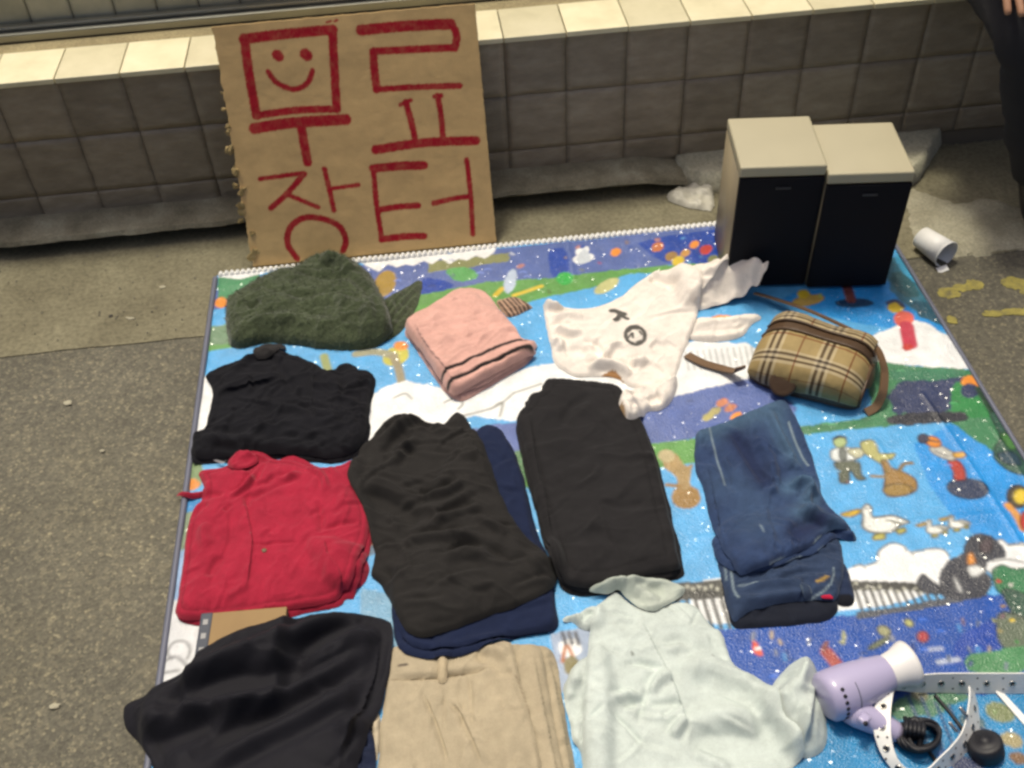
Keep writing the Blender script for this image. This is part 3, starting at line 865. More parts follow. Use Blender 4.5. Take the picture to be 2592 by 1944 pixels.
# paint is thin and a little worn
CV *= (1 + 0.10 * fbm(GX * 22, GY * 22, 31, 4))[..., None]
for _ in range(1):
    CV[1:-1, 1:-1] = (CV[1:-1, 1:-1] * 2 + CV[:-2, 1:-1] + CV[2:, 1:-1] + CV[1:-1, :-2] + CV[1:-1, 2:]) / 6
CV = np.clip(CV, 0.004, 0.86)
mt = empty('picnic_mat', (0.245, 0.97, 0), 'shiny blue picnic mat printed with ducks, clouds and small figures, laid on the asphalt', 'mat')
gz = mat_z(GX, GY)
edge_d = np.minimum(np.minimum(GX - MX0, MX1 - GX), np.minimum(MY1 - GY, GY - MY0))
gz = gz - 0.004 * np.exp(-edge_d / 0.012)
for q, a_, w_ in (([(1990, 860), (2080, 990), (2200, 1180), (2290, 1330)], .0030, .004), ([(1890, 960), (1930, 1020)], .002, .004), ([(1225, 520), (1240, 610)], .0025, .006), ([(2140, 930), (2300, 1180)], .002, .004), ([(1500, 1170), (2240, 1110)], .0012, .005)):
    d_ = seg_dist(PG.reshape(-1, 2), w2(q))[0].reshape(GX.shape)
    gz += a_ * np.exp(-(d_ / w_) ** 2)
ny, nx = GX.shape
idx = np.arange(ny * nx).reshape(ny, nx)
faces = np.stack([idx[:-1, :-1], idx[:-1, 1:], idx[1:, 1:], idx[1:, :-1]], -1).reshape(-1, 4)
me = bpy.data.meshes.new('printed_sheet')
me.vertices.add(ny * nx)
me.vertices.foreach_set('co', np.stack([GX, GY, gz], -1).astype(np.float32).ravel())
me.loops.add(len(faces) * 4)
me.loops.foreach_set('vertex_index', faces.astype(np.int32).ravel())
me.polygons.add(len(faces))
me.polygons.foreach_set('loop_start', np.arange(0, len(faces) * 4, 4, dtype=np.int32))
me.polygons.foreach_set('use_smooth', np.ones(len(faces), dtype=bool))
me.update(calc_edges=True)
ca = me.color_attributes.new('Col', 'FLOAT_COLOR', 'POINT')
c4 = np.ones((ny * nx, 4), dtype=np.float32); c4[:, :3] = CV.reshape(-1, 3)
ca.data.foreach_set('color', c4.ravel())
me.materials.append(M_mat)
o = bpy.data.objects.new('printed_sheet', me); COLL.objects.link(o); child(o, mt)
# beaded white edging along the back, grey bindings along the sides
def bead_strip(name, a, b, w, h, period, mat, parent, seed=0):
    a, b = np.array(a), np.array(b)
    L = np.linalg.norm(b - a); d = (b - a) / L; nrm = np.array([-d[1], d[0]])
    n = int(L / (period / 5)); V, Fc = [], []
    for i in range(n + 1):
        s_ = L * i / n
        ph = abs(math.sin(math.pi * s_ / period)) ** 0.6
        jit = 0.0012 * float(fbm(np.array([s_ * 40]), np.array([seed + .5]), seed)[0])
        for k in range(7):
            an = math.pi * k / 6
            p = a + d * (s_ + 0.004 * math.sin(an)) + nrm * (math.cos(an) * w / 2 * (0.55 + 0.45 * ph) + jit)
            V.append((p[0], p[1], 0.003 + h * math.sin(an) * (0.35 + 0.65 * ph)))
        if i:
            for k in range(6):
                q = (i - 1) * 7 + k
                Fc.append((q, q + 1, q + 8, q + 7))
    return child(mesh_obj(name, V, Fc, mat), parent)
bead_strip('stitched_edging', (MX0, 1.966), (MX1, 1.966), 0.019, 0.013, 0.0125, M_white, mt)
tube('edge_binding', [(MX0 - 0.002, y, 0.007) for y in np.linspace(MY0, 1.955, 30)], 0.0065, M_bind, mt, 6)
tube('edge_binding', [(MX1 + 0.002, y, 0.006) for y in np.linspace(MY0, 1.955, 30)], 0.005, M_bind, mt, 6)

# ------------------------------------------------------------------ cloth: every garment is a draped relief resting on what lies below it
HX0, HY0, HC = -1.0, 0.2, 0.005
HNX, HNY = 480, 410
hx, hy = np.meshgrid(HX0 + HC * np.arange(HNX), HY0 + HC * np.arange(HNY))
HM = np.where(np.abs(hx - MX0 + 0.002) < 0.009, 0.0145, 0.0)
HM = np.maximum(HM, np.where((hx > MX0) & (hx < MX1) & (hy < MY1), mat_z(hx, hy), 0.0))
def sample(H, P):
    fx = np.clip((P[:, 0] - HX0) / HC, 0, HNX - 1.001); fy = np.clip((P[:, 1] - HY0) / HC, 0, HNY - 1.001)
    i, j = fx.astype(int), fy.astype(int); u, v = fx - i, fy - j
    return (H[j, i] * (1 - u) + H[j, i + 1] * u) * (1 - v) + (H[j + 1, i] * (1 - u) + H[j + 1, i + 1] * u) * v
def drape_base(dil=1, blur=4):
    H = HM.copy()
    for _ in range(dil):
        Hp = np.pad(H, 1, mode='edge')
        H = np.max([Hp[a:a + HNY, b:b + HNX] for a in range(3) for b in range(3)], 0)
    for _ in range(blur):
        Hp = np.pad(H, 1, mode='edge')
        H = (Hp[1:-1, 1:-1] * 2 + Hp[:-2, 1:-1] + Hp[2:, 1:-1] + Hp[1:-1, :-2] + Hp[1:-1, 2:]) / 6
    return np.maximum(H, HM) + 0.001
_seed = [100]
def w2s(pts, H, ext):
    pts = np.array([p[:2] for p in pts], float)
    ext = np.broadcast_to(np.asarray(ext, float), (len(pts),))
    z = np.full(len(pts), 0.012)
    for _ in range(5):
        W = np.array([at(p[0], p[1], zz)[:2] for p, zz in zip(pts, z)])
        z = 0.4 * z + 0.6 * (sample(H, W) + ext)
    return W
def cloth(name, out, col, mat, hu=0.015, T=0.012, r=0.010, res=0.005, folds=(), wr=(0.003, 9, 0.0, 2.0), wr2=0.0012, lumps=(), strokes=(), patches=(), jit=0.0022, parent=None, n_ch=1, layers=0, lay_out=0.006, mott=0.08, rib=None, update=True, lift=0.0, blur=4, fm=1.0, hem=0.0, Te=0.006, cr=(26, 0.0028, 0, 40, 0.03, 0.11)):
    """out: outline in photo pixels, unprojected to height hu. folds: (kind, height, width, points[, soft width])"""
    global HM
    _seed[0] += 7
    sd = _seed[0]
    folds = [(f[0], f[1] * fm) + tuple(f[2:]) for f in folds]
    H0 = drape_base(1, blur)
    hs = np.array([p[2] if len(p) > 2 else 0.0 for p in out])
    op = np.array([p[:2] for p in out], float)
    tgt = np.roll(op, -1, 0) - np.roll(op, 1, 0)
    area = 0.5 * (op[:, 0] * np.roll(op[:, 1], -1) - np.roll(op[:, 0], -1) * op[:, 1]).sum()
    nyo = -tgt[:, 0] / (np.linalg.norm(tgt, axis=1) + 1e-9) * np.sign(area)      # 1: the edge faces the viewer
    ext = T * (layers + 1) * (0.5 - 0.42 * nyo) + hs
    base_out = w2s(out, H0, ext)
    lf = (base_out.copy(), hs) if hs.any() else None
    if layers:                                   # the folded layers under the top one show along the edges
        for k in range(layers):
            A = chaikin(base_out, n_ch)
            cth = A.mean(0)
            dirv = np.array([fbm(A[:, 0] * 7, A[:, 1] * 7, sd + 50 + k), fbm(A[:, 0] * 7 + 9, A[:, 1] * 7, sd + 60 + k)]).T
            lay = A + dirv * lay_out * 2.0 + (A - cth) / np.linalg.norm(A - cth, axis=1)[:, None] * lay_out * (0.9 - 0.5 * k)
            _sheet('folded_layer', lay, col, mat, T, min(r * 0.8, 0.005), 0.006, (), (0.0015, 10, 0, 1.5), 0.0006, (), (), (), 0.002, parent, 0, mott, None, True, 0.0, sd + k, hu, 1, None, (10, 0.0015, 0, 90, 0.03, 0.1))
    if layers:
        blur = 1
    return _sheet(name, base_out, col, mat, T, r, res, folds, wr, wr2, lumps, strokes, patches, jit, parent, n_ch, mott, rib, update, lift, sd, hu, blur, lf, cr, hem, Te)
def idw(lf, P):
    W, h = lf
    d = ((P[:, None, :] - W[None]) ** 2).sum(-1) + 2e-5
    w = d ** -1.5
    return (w * h).sum(1) / w.sum(1)
def _sheet(name, W, col, mat, T, r, res, folds, wr, wr2, lumps, strokes, patches, jit, parent, n_ch, mott, rib, update, lift, sd, hu, blur, lf, cr, hem=0.0, Te=0.006):
    global HM
    A = resample(cut_corners(W, n_ch + 1) if n_ch else W, res * 0.9)
    A = A + jit * np.stack([fbm(A[:, 0] * 28, A[:, 1] * 28, sd), fbm(A[:, 0] * 28 + 7, A[:, 1] * 28, sd + 1)], 1)
    H = drape_base(1, blur)
    wf = [(f[0], f[1], f[2], smooth_line(w2s(f[3], H, T + lift), 4), f[4] if len(f) > 4 else f[2] * 4) for f in folds]
    wl = [(w2s([(x, y)], H, T)[0], a_, rr) for x, y, a_, rr in lumps]
    if lf:
        lfo = lf
        wf = [(f[0], f[1], f[2], smooth_line(w2s(f[3], H, T + idw(lfo, w2s(f[3], H, T))), 4), f[4] if len(f) > 4 else f[2] * 4) for f in folds]
    crl = []
    if cr[0]:
        rg = np.random.default_rng(sd)
        lo_, hi_ = A.min(0), A.max(0)
        ar_ = abs(0.5 * (A[:, 0] * np.roll(A[:, 1], -1) - np.roll(A[:, 0], -1) * A[:, 1]).sum())
        while len(crl) < cr[0] * min(1.0, ar_ / 0.05):
            c_ = lo_ + rg.random(2) * (hi_ - lo_)
            if not inside(c_[None], A)[0]:
                continue
            an_ = math.radians(cr[2] + rg.normal() * cr[3])
            l_ = cr[4] + (cr[5] - cr[4]) * rg.random() ** 1.6
            k_ = rg.normal() * 5
            t_ = np.linspace(-0.5, 0.5, 6) * l_
            L_ = c_ + np.stack([t_ * math.cos(an_) - k_ * t_ ** 2 * math.sin(an_), t_ * math.sin(an_) + k_ * t_ ** 2 * math.cos(an_)], 1)
            crl.append((cr[1] * (0.5 + rg.random()), 0.0035 + 0.0045 * rg.random(), L_, 1 if rg.random() < .5 else -1))
    def zf(P):
        d = seg_dist(P, A, True)[0]
        rr = r * (1 + 0.5 * fbm(P[:, 0] * 12, P[:, 1] * 12, sd + 3))
        q = np.clip(d / rr, 0, 1)
        g = np.sqrt(np.clip(1 - (1 - q) ** 2, 0, 1))
        te = min(Te, T)
        w_in = np.clip(d / 0.045, 0, 1)
        g = g * (te + (T - te) * w_in * w_in * (3 - 2 * w_in)) / T
        m = np.clip(d / (1.6 * r), 0, 1) ** 0.8
        z = np.zeros(len(P))
        if wr[0]:
            a_, s_, an, al = wr
            u = (P[:, 0] * math.cos(an) + P[:, 1] * math.sin(an)) * s_ / al
            v = (-P[:, 0] * math.sin(an) + P[:, 1] * math.cos(an)) * s_
            wx, wy = 0.6 * fbm(u + 3, v, sd + 5, 3), 0.6 * fbm(u, v + 3, sd + 6, 3)
            n1 = fbm(u + wx, v + wy, sd + 7, 4)
            ridge = 1 - np.abs(np.clip(n1 * 1.9, -1, 1))
            z += a_ * (0.8 * fbm(u * .6, v * .6, sd + 9, 3) + ridge ** 5 * 1.5)
            n2 = fbm(u * 2.3 + 2 * wx, v * 2.3 + wy, sd + 17, 3)
            z += a_ * 0.6 * (1 - np.abs(np.clip(n2 * 2.0, -1, 1))) ** 5
        if wr2:
            z += wr2 * fbm(P[:, 0] * 42, P[:, 1] * 42, sd + 11, 3)
        for a_, w_, L, sg in crl:
            bb = ((P > L.min(0) - 5 * w_) & (P < L.max(0) + 5 * w_)).all(1)
            if bb.any():
                dd, sd_, t = seg_dist(P[bb], L)
                s_ = dd * sd_ * sg
                z[bb] += a_ * (np.exp(-(s_ / w_) ** 2) - 0.8 * np.exp(-((s_ + 1.5 * w_) / (0.8 * w_)) ** 2)) * np.sin(np.pi * np.clip(t, 0, 1)) * np.where((t <= 0) | (t >= 1), 0, 1)
        for kind, a_, w_, L, soft in wf:
            dd, sd_, t = seg_dist(P, L)
            tp = np.clip(np.minimum(t, 1 - t) * 5, 0, 1) ** 0.7
            if kind == 'r':
                s_ = dd * sd_
                z += a_ * (np.exp(-(dd / w_) ** 2) - 0.35 * np.exp(-((np.abs(s_) - 1.7 * w_) / (0.7 * w_)) ** 2)) * tp
            elif kind == 'v':
                z -= a_ * np.exp(-(dd / w_) ** 2) * tp
            elif kind == 's':          # overlapping fold: sharp drop on the right-hand side of the line, long slope on the other
                s_ = dd * sd_
                z += a_ * np.where(s_ >= 0, np.exp(-s_ / soft), np.exp(-(s_ / w_) ** 2)) * tp
        for c_, a_, rr_ in wl:
            z += a_ * np.exp(-((P - c_) ** 2).sum(1) / rr_ ** 2)
        if rib:
            an, per, a_ = rib
            v = -P[:, 0] * math.sin(an) + P[:, 1] * math.cos(an)
            z += a_ * np.sin(2 * math.pi * v / per + 1.2 * fbm(P[:, 0] * 10, P[:, 1] * 10, sd + 21))
        q_ = T * g + z * m
        if hem:
            q_ = q_ - 0.0016 * np.exp(-((d - hem) / 0.0022) ** 2)
        lim = 0.3 * T * g
        q_ = np.where(q_ < lim + 0.004, lim + 0.004 * np.exp((q_ - lim - 0.004) / 0.004), q_) * np.clip(d / 0.004, 0, 1)
        return sample(H, P) + q_ + lift * np.clip(d / 0.02, 0, 1) + (idw(lf, P) if lf else 0)
    lo, hi = A.min(0), A.max(0)
    gx, gy = np.meshgrid(np.arange(lo[0], hi[0] + res, res), np.arange(lo[1], hi[1] + res, res * 0.87))
    gx = gx + (np.arange(gx.shape[0]) % 2)[:, None] * res * 0.5
    P = np.stack([gx.ravel(), gy.ravel()], 1)
    P = P[inside(P, A)]
    P = P[seg_dist(P, A, True)[0] > res * 0.45]
    # extra rings keep the rolled edge round
    V, Fc = cdt(A, P)
    z = zf(V)
    VX = V.copy()
    dB = np.clip(seg_dist(V, A, True)[0] / 0.008, 0, 1)
    for kind, a_, w_, L, soft in wf:                   # the upper lip of a fold hangs over its foot
        if kind == 's' and a_ > 0:
            dd, sd_, t = seg_dist(V, L)
            i_ = np.clip((t * (len(L) - 1)).astype(int), 0, len(L) - 2)
            tg_ = L[i_ + 1] - L[i_]; tg_ = tg_ / (np.linalg.norm(tg_, axis=1)[:, None] + 1e-9)
            rn = np.stack([tg_[:, 1], -tg_[:, 0]], 1)
            s_ = dd * sd_
            ov = min(0.8 * a_, 0.005) * np.where(s_ >= 0, np.exp(-s_ / 0.012), np.exp(-(s_ / (0.35 * w_)) ** 2)) * np.clip(np.minimum(t, 1 - t) * 5, 0, 1) * dB
            VX = VX + rn * ov[:, None]
    C = np.tile(np.array(col, float), (len(V), 1))
    for c_, poly_ in patches:
        C[inside(V, chaikin(w2s(poly_, H, T), 1))] = c_
    for c_, wd, L in strokes:
        dd = seg_dist(V, smooth_line(w2s(L, H, T), 5))[0]
        f = (np.exp(-(dd / wd) ** 2) if wd > 0.02 else np.clip((wd / 2 + res * 0.35 - dd) / (res * 0.7), 0, 1))[:, None]
        C = C * (1 - f) + np.array(c_) * f
    if hem:
        dd = seg_dist(V, A, True)[0]
        C *= (1 - 0.42 * np.exp(-((dd - hem) / 0.0016) ** 2) * np.clip(0.7 + 0.5 * perlin(V[:, 0] * 50, V[:, 1] * 50, sd + 33), 0, 1))[:, None]
    C *= (1 + mott * fbm(V[:, 0] * 9, V[:, 1] * 9, sd + 30, 4))[:, None]
    o = mesh_obj(name, np.column_stack([VX, z]), Fc, mat, col=np.clip(C, 0.003, 0.9))
    if parent:
        child(o, parent)
    if update:
        i0, j0 = np.floor((lo - [HX0, HY0]) / HC).astype(int); i1, j1 = np.ceil((hi - [HX0, HY0]) / HC).astype(int)
        i0, j0, i1, j1 = max(i0, 0), max(j0, 0), min(i1, HNX - 1), min(j1, HNY - 1)
        if i1 > i0 and j1 > j0:
            Q = np.stack([hx[j0:j1, i0:i1].ravel(), hy[j0:j1, i0:i1].ravel()], 1)
            ins = inside(Q, A)
            if ins.any():
                zz = HM[j0:j1, i0:i1].ravel().copy()
                zz[ins] = np.maximum(zz[ins], zf(Q[ins]))
                HM[j0:j1, i0:i1] = zz.reshape(j1 - j0, i1 - i0)
    return o
def centre(pts, hu=0.0):
    c = w2(pts, hu).mean(0)
    return (float(c[0]), float(c[1]), 0.008)
# ------------------------------------------------------------------ garments, bottom to top
zg = zoomer(530, 620, 2.5425)
zr = zoomer(450, 1120, 3.456)
zk = zoomer(940, 1560, 4.0963)
zs = zoomer(400, 1480, 3.16)
zc = zoomer(860, 980, 2.3696)
zj = zoomer(1700, 980, 2.592)
zm = zoomer(1380, 1420, 2.989)
z5 = zoomer(1320, 620, 3.3515)
z6 = zoomer(1750, 700, 2.627)
z3 = zoomer(2050, 1600, 4.081)
def garment(name, pts, label, cat):
    return empty(name, centre(pts), label, cat)

# ---- green fuzzy sweater
GREEN = (0.060, 0.078, 0.038)
P_ = [(486, 640), (500, 625), (540, 600), (590, 575), (640, 564), (665, 548), (700, 541), (745, 546), (780, 562), (800, 582), (815, 612), (830, 640), (850, 700), (830, 735), (810, 748), (770, 756), (700, 754), (640, 744), (580, 737), (520, 752), (494, 745), (485, 700)]
g = garment('green_sweater', P_, 'fuzzy dark green sweater bundled below the cardboard sign', 'sweater')
cloth('ribbed_hem', [(800, 650), (845, 622), (905, 588), (913, 603), (905, 645), (888, 682), (862, 720), (825, 742), (790, 738), (780, 690)], GREEN, M_wool, 0.018, T=0.024, r=0.012, res=0.0032, wr=(0.002, 9, 0.9, 1.5), parent=g, rib=(1.02, 0.013, 0.0036))
cloth('knit_body', P_, GREEN, M_wool, 0.016, T=0.030, r=0.020, res=0.0036, cr=(12, .002, 20, 50, .03, .10), Te=0.022, parent=g,
      folds=[('r', 0.018, 0.016, [(690, 562), (730, 562), (765, 582)]), ('v', 0.010, 0.010, [(640, 590), (700, 598), (760, 600), (800, 640)]), ('v', 0.012, 0.008, [(535, 668), (565, 655)]),
             ('v', 0.008, 0.012, [(560, 620), (620, 640), (690, 640)]), ('r', 0.007, 0.015, [(530, 700), (620, 690), (720, 705)]), ('v', 0.012, 0.010, [(812, 640), (818, 690), (812, 735)]), ('r', 0.007, 0.014, [(650, 660), (720, 650), (780, 668)])],
      wr=(0.004, 9, 0.3, 1.6), wr2=0.0035, lumps=[(600, 650, 0.014, 0.06), (760, 680, 0.012, 0.05)], jit=0.004, mott=0.18)

fz = bpy.data.objects['knit_body'].data
fv = np.empty(len(fz.vertices) * 3, np.float32); fz.vertices.foreach_get('co', fv); fv = fv.reshape(-1, 3)
fn = np.empty(len(fz.vertices) * 3, np.float32); fz.vertex_normals.foreach_get('vector', fn); fn = fn.reshape(-1, 3)
V, Fc = [], []
for k in RNG.integers(0, len(fv), 7000):
    p, n_ = fv[k] + RNG.normal(size=3) * 0.0012, fn[k]
    t_ = RNG.normal(size=3); t_ -= n_ * (t_ @ n_); t_ /= np.linalg.norm(t_) + 1e-9
    b_ = np.cross(n_, t_); l_ = 0.0022 + 0.004 * RNG.random()
    i_ = len(V)
    V += [p - b_ * 0.0004, p + b_ * 0.0004, p + n_ * l_ * 0.5 + t_ * l_ * 0.5, p + n_ * l_ * 0.6 + t_ * l_ * 1.1]
    Fc += [(i_, i_ + 1, i_ + 2), (i_ + 1, i_ + 3, i_ + 2)]
fo = mesh_obj('wool_fuzz', V, Fc, M_wool, col=np.tile(np.array((0.085, 0.105, 0.055)), (len(V), 1)))
fo['kind'] = 'stuff'
child(fo, g)
# ---- pink knit top, folded
PINK, BLK, TAN = (0.67, 0.385, 0.325), (0.016, 0.012, 0.012), (0.44, 0.29, 0.20)
P_ = [(868, 702), (880, 690), (930, 662), (990, 626), (1022, 618), (1048, 626), (1070, 648), (1110, 705), (1132, 735), (1156, 742), (1160, 755), (1150, 770), (1130, 787), (1070, 827), (1000, 860), (983, 860), (965, 842), (930, 792), (900, 747), (878, 722)]
g = garment('pink_sweater', P_, 'folded pink knit sweater with two black stripes along its front edge', 'sweater')
cf = [(1068, 646), (1082, 640), (1112, 630), (1150, 654), (1152, 662), (1106, 686), (1092, 682)]
st = []
for k in range(7):
    x0, y0 = 1070 + k * 8.0, 650 - k * 3.4
    st.append((BLK, 0.0036, [(x0, y0), (x0 + 16, y0 + 20), (x0 + 34, y0 + 38)]))
cloth('striped_cuff', cf, TAN, M_knit, 0.012, T=0.014, r=0.006, res=0.0028, strokes=st, parent=g, wr=(0.0008, 9, 0, 1), rib=(0.85, 0.005, 0.0005))
cloth('folded_layer', [(868, 706), (990, 640), (1110, 715), (1140, 736), (1158, 760), (1140, 785), (1000, 868), (980, 862), (955, 838), (925, 795), (898, 752)], PINK, M_knit, 0.008, Te=0.010, T=0.010, r=0.009, wr=(0.0018, 8, .5, 2), parent=g, folds=[('v', .006, .005, [(1000, 846), (1070, 820), (1135, 778)])])
cloth('folded_layer', [(872, 704), (985, 632), (1050, 635), (1108, 712), (1136, 735), (1155, 730), (1162, 748), (1140, 776), (1060, 822), (995, 856), (975, 850), (945, 810), (910, 758)], PINK, M_knit, 0.018, Te=0.010, T=0.010, r=0.008, wr=(0.0015, 8, .5, 2), parent=g, strokes=[(BLK, 0.004, [(1130, 742), (1146, 733), (1158, 736)])])
cloth('knit_front', [(872, 700), (882, 690), (930, 664), (990, 628), (1022, 620), (1046, 627), (1068, 648), (1110, 707), (1133, 736), (1152, 746), (1158, 758), (1152, 768), (1108, 786), (1060, 812), (1005, 842), (984, 858), (966, 842), (935, 795), (903, 748), (880, 720)], PINK, M_knit, 0.030, T=0.011, r=0.010, res=0.0032, cr=(14, .0016, 20, 50, .03, .09), Te=0.012, parent=g,
      folds=[('s', 0.005, 0.003, [(892, 692), (925, 745), (960, 790), (985, 835)], 0.02), ('r', .0025, .008, [(950, 700), (1010, 690), (1050, 720)]), ('v', .002, .007, [(990, 720), (1030, 735), (1080, 730)]), ('v', .004, .004, [(985, 818), (1050, 787), (1120, 757)])],
      wr=(0.0022, 8, 0.5, 1.7), strokes=[(BLK, 0.0085, [(955, 811), (994, 790), (1048, 763), (1098, 742), (1128, 735), (1146, 736)]), (BLK, 0.0095, [(968, 829), (1002, 810), (1058, 783), (1108, 760), (1148, 749)])])

# ---- cream T-shirt with the grey print
CREAM, GREY = (0.80, 0.74, 0.67), (0.10, 0.095, 0.085)
body = [(1172, 652), (1186, 645), (1225, 660), (1262, 664), (1300, 656), (1340, 637), (1370, 610), (1410, 585), (1450, 577), (1490, 574), (1520, 600), (1512, 650), (1500, 695), (1490, 728), (1474, 762), (1464, 800), (1452, 830), (1400, 842), (1350, 832), (1335, 816), (1290, 812), (1240, 815), (1196, 783), (1190, 742), (1180, 702)]
g = garment('cream_shirt', body, 'cream long sleeved shirt with a grey print, tossed beside the handbag', 'shirt')
cloth('sleeve', [(1480, 690), (1510, 676), (1560, 678), (1600, 671), (1632, 668), (1652, 684), (1622, 698), (1606, 727), (1560, 738), (1500, 735), (1470, 725)], CREAM, M_cotton, 0.012, T=0.014, r=0.009, res=0.0032, parent=g,
      folds=[('r', .006, .007, [(1490, 700), (1560, 692), (1640, 682)]), ('v', .005, .005, [(1490, 712), (1560, 708), (1620, 700)]), ('r', .005, .006, [(1500, 722), (1560, 722), (1605, 715)])], wr=(.002, 12, 1.4, 2))
cloth('sleeve', [(1450, 582), (1490, 568, .004), (1520, 563, .012), (1560, 552, .035), (1600, 547, .07), (1640, 549, .095), (1665, 554, .105), (1655, 585, .08), (1635, 618, .04), (1600, 641, .014), (1560, 656, .004), (1510, 670), (1470, 668)], CREAM, M_cotton, 0.014, T=0.016, r=0.010, res=0.0032, parent=g, lift=0.004,
      folds=[('v', .018, .016, [(1590, 568), (1570, 590), (1580, 612)]), ('v', .015, .014, [(1636, 580), (1615, 605), (1620, 615)]), ('r', .010, .007, [(1500, 600), (1545, 590), (1575, 566), (1620, 562)]), ('r', .010, .008, [(1655, 572), (1648, 596), (1620, 630)]), ('s', .010, .005, [(1478, 650), (1520, 620), (1560, 582), (1600, 562)], .03), ('r', .006, .008, [(1530, 650), (1590, 625), (1630, 600)])],
      wr=(.003, 11, 0.7, 2.4), lumps=[])
prints = [(GREY, .0135, z5([(765, 575), (800, 575), (870, 600)])), (GREY, .012, z5([(840, 590), (815, 645), (795, 655)])), (GREY, .009, z5([(860, 625), (900, 640)]))]
ring = z5([(965 + 82 * math.cos(a), 778 + 74 * math.sin(a)) for a in np.linspace(0, 6.3, 24)])
prints += [(GREY, .0085, ring), (GREY, .012, z5([(900, 740), (930, 715), (975, 715)])), (GREY, .005, z5([(905, 800), (940, 760), (945, 800)])), (GREY, .005, z5([(980, 835), (1010, 820)])), (GREY, .005, z5([(1000, 740), (1020, 770)]))]
cloth('shirt_body', body, CREAM, M_cotton, 0.014, T=0.011, r=0.009, res=0.003, cr=(16, .0022, 35, 30, .04, .12), parent=g, strokes=prints,
      folds=[('v', .015, .013, z5([(1090, 290), (1250, 340), (1330, 330)])), ('r', .007, .010, z5([(880, 330), (1000, 240), (1180, 230)])), ('v', .011, .012, z5([(1110, 830), (1220, 870), (1290, 830)])), ('v', .009, .012, z5([(380, 930), (480, 900), (560, 930)])), ('r', .006, .008, z5([(300, 700), (420, 760), (500, 740)])),
             ('r', .009, .010, z5([(200, 440), (260, 520), (350, 500)])), ('v', .008, .006, z5([(220, 530), (320, 560), (380, 520)])), ('r', .007, .008, z5([(250, 800), (330, 830), (320, 900)])), ('v', .006, .006, z5([(600, 870), (680, 960), (720, 1000)])), ('r', .006, .007, z5([(700, 980), (760, 880), (860, 850)])),
             ('v', .005, .006, z5([(520, 830), (640, 850), (700, 940)])), ('s', .007, .005, z5([(1450, 480), (1530, 400), (1560, 320)]), .02), ('v', .009, .014, z5([(1040, 1010), (1130, 1060), (1190, 1040)])), ('r', .006, .008, z5([(920, 1010), (1000, 990), (1060, 960)])), ('r', .010, .009, z5([(560, 1050), (680, 1020), (830, 1040), (920, 1110)])), ('r', .004, .008, z5([(250, 620), (400, 600), (520, 640)])), ('v', .004, .006, z5([(240, 680), (330, 660), (420, 690)]))],
      patches=[((0.36, 0.19, 0.08), [(1294, 806), (1325, 796), (1345, 812), (1352, 834), (1330, 836), (1300, 826)])],
      fm=1.8, wr=(.0016, 8, 0.6, 2.2), wr2=.0006, lumps=[(1440, 610, .012, .06), (1280, 700, .008, .08)])

# ---- black folded top at the left
BLACK = (0.0085, 0.0085, 0.0115)
P_ = [(440, 802), (470, 788), (520, 772), (556, 752), (600, 750), (650, 768), (680, 778), (690, 792), (720, 796), (727, 780), (760, 776), (768, 792), (803, 796), (801, 850), (796, 900), (790, 950), (770, 980), (720, 998), (680, 992), (620, 988), (560, 988), (500, 993), (425, 998), (412, 972), (415, 928), (440, 926), (456, 872), (462, 842), (446, 818)]
g = garment('black_shirt', P_, 'folded black top lying between the green sweater and the red blouse', 'shirt')
cloth('garment_body', P_, BLACK, M_soft, 0.014, T=0.010, r=0.007, res=0.0036, cr=(36, .0036, 10, 55, .03, .12), hem=0.018, parent=g, layers=1,
      folds=[('s', .008, .004, [(470, 850), (520, 838), (560, 828), (600, 818)], .03), ('r', .008, .010, [(500, 800), (550, 770), (600, 760)]), ('v', .010, .008, [(580, 765), (610, 800), (640, 860)]), ('s', .006, .005, [(690, 790), (680, 850), (690, 920)], .04), ('v', .008, .008, [(735, 790), (745, 850)]), ('r', .007, .012, [(430, 950), (560, 955), (680, 970)]), ('v', .006, .010, [(560, 870), (600, 930), (560, 970)])],
      wr=(.005, 8, .2, 1.8))
cloth('collar', [(548, 752), (575, 736), (610, 738), (622, 750), (600, 760), (575, 775), (550, 775)], (0.03, 0.028, 0.028), M_soft, 0.03, T=0.005, r=0.004, res=0.0032, parent=g, wr=(.002, 10, 0, 1.5))

# ---- red blouse
REDC = (0.35, 0.015, 0.040)
P_ = [(432, 1010), (480, 1004), (510, 988), (536, 968), (560, 970), (590, 986), (620, 984), (655, 994), (690, 1004), (730, 1000), (768, 978), (776, 1010), (772, 1040), (787, 1080), (800, 1120), (792, 1165), (775, 1188), (796, 1210), (793, 1255), (760, 1278), (742, 1280), (736, 1296), (700, 1312), (600, 1326), (480, 1343), (402, 1346), (377, 1328), (380, 1290), (394, 1200), (402, 1130), (414, 1090), (436, 1072), (446, 1055), (432, 1030)]
g = garment('red_blouse', P_, 'crumpled bright red blouse folded square at the left edge of the mat', 'shirt')
cloth('tie_end', [(374, 1070), (400, 1061), (440, 1055), (470, 1060), (440, 1074), (402, 1078)], REDC, M_linen, 0.008, T=0.008, r=0.005, res=0.0032, parent=g)
cloth('sleeve', zr([(1180, 900), (1330, 930), (1560, 940), (1680, 1020), (1650, 1200), (1560, 1290), (1420, 1300), (1300, 1200)]), REDC, M_linen, 0.016, T=0.016, r=0.010, res=0.0032, parent=g,
      folds=[('v', .012, .006, zr([(1340, 1020), (1460, 1040), (1560, 1000)])), ('v', .010, .006, zr([(1500, 1010), (1430, 1110), (1400, 1200)])), ('r', .008, .007, zr([(1400, 1180), (1500, 1230), (1620, 1230)])), ('r', .007, .006, zr([(1540, 1060), (1620, 1110)]))], wr=(.004, 12, .5, 1.5))
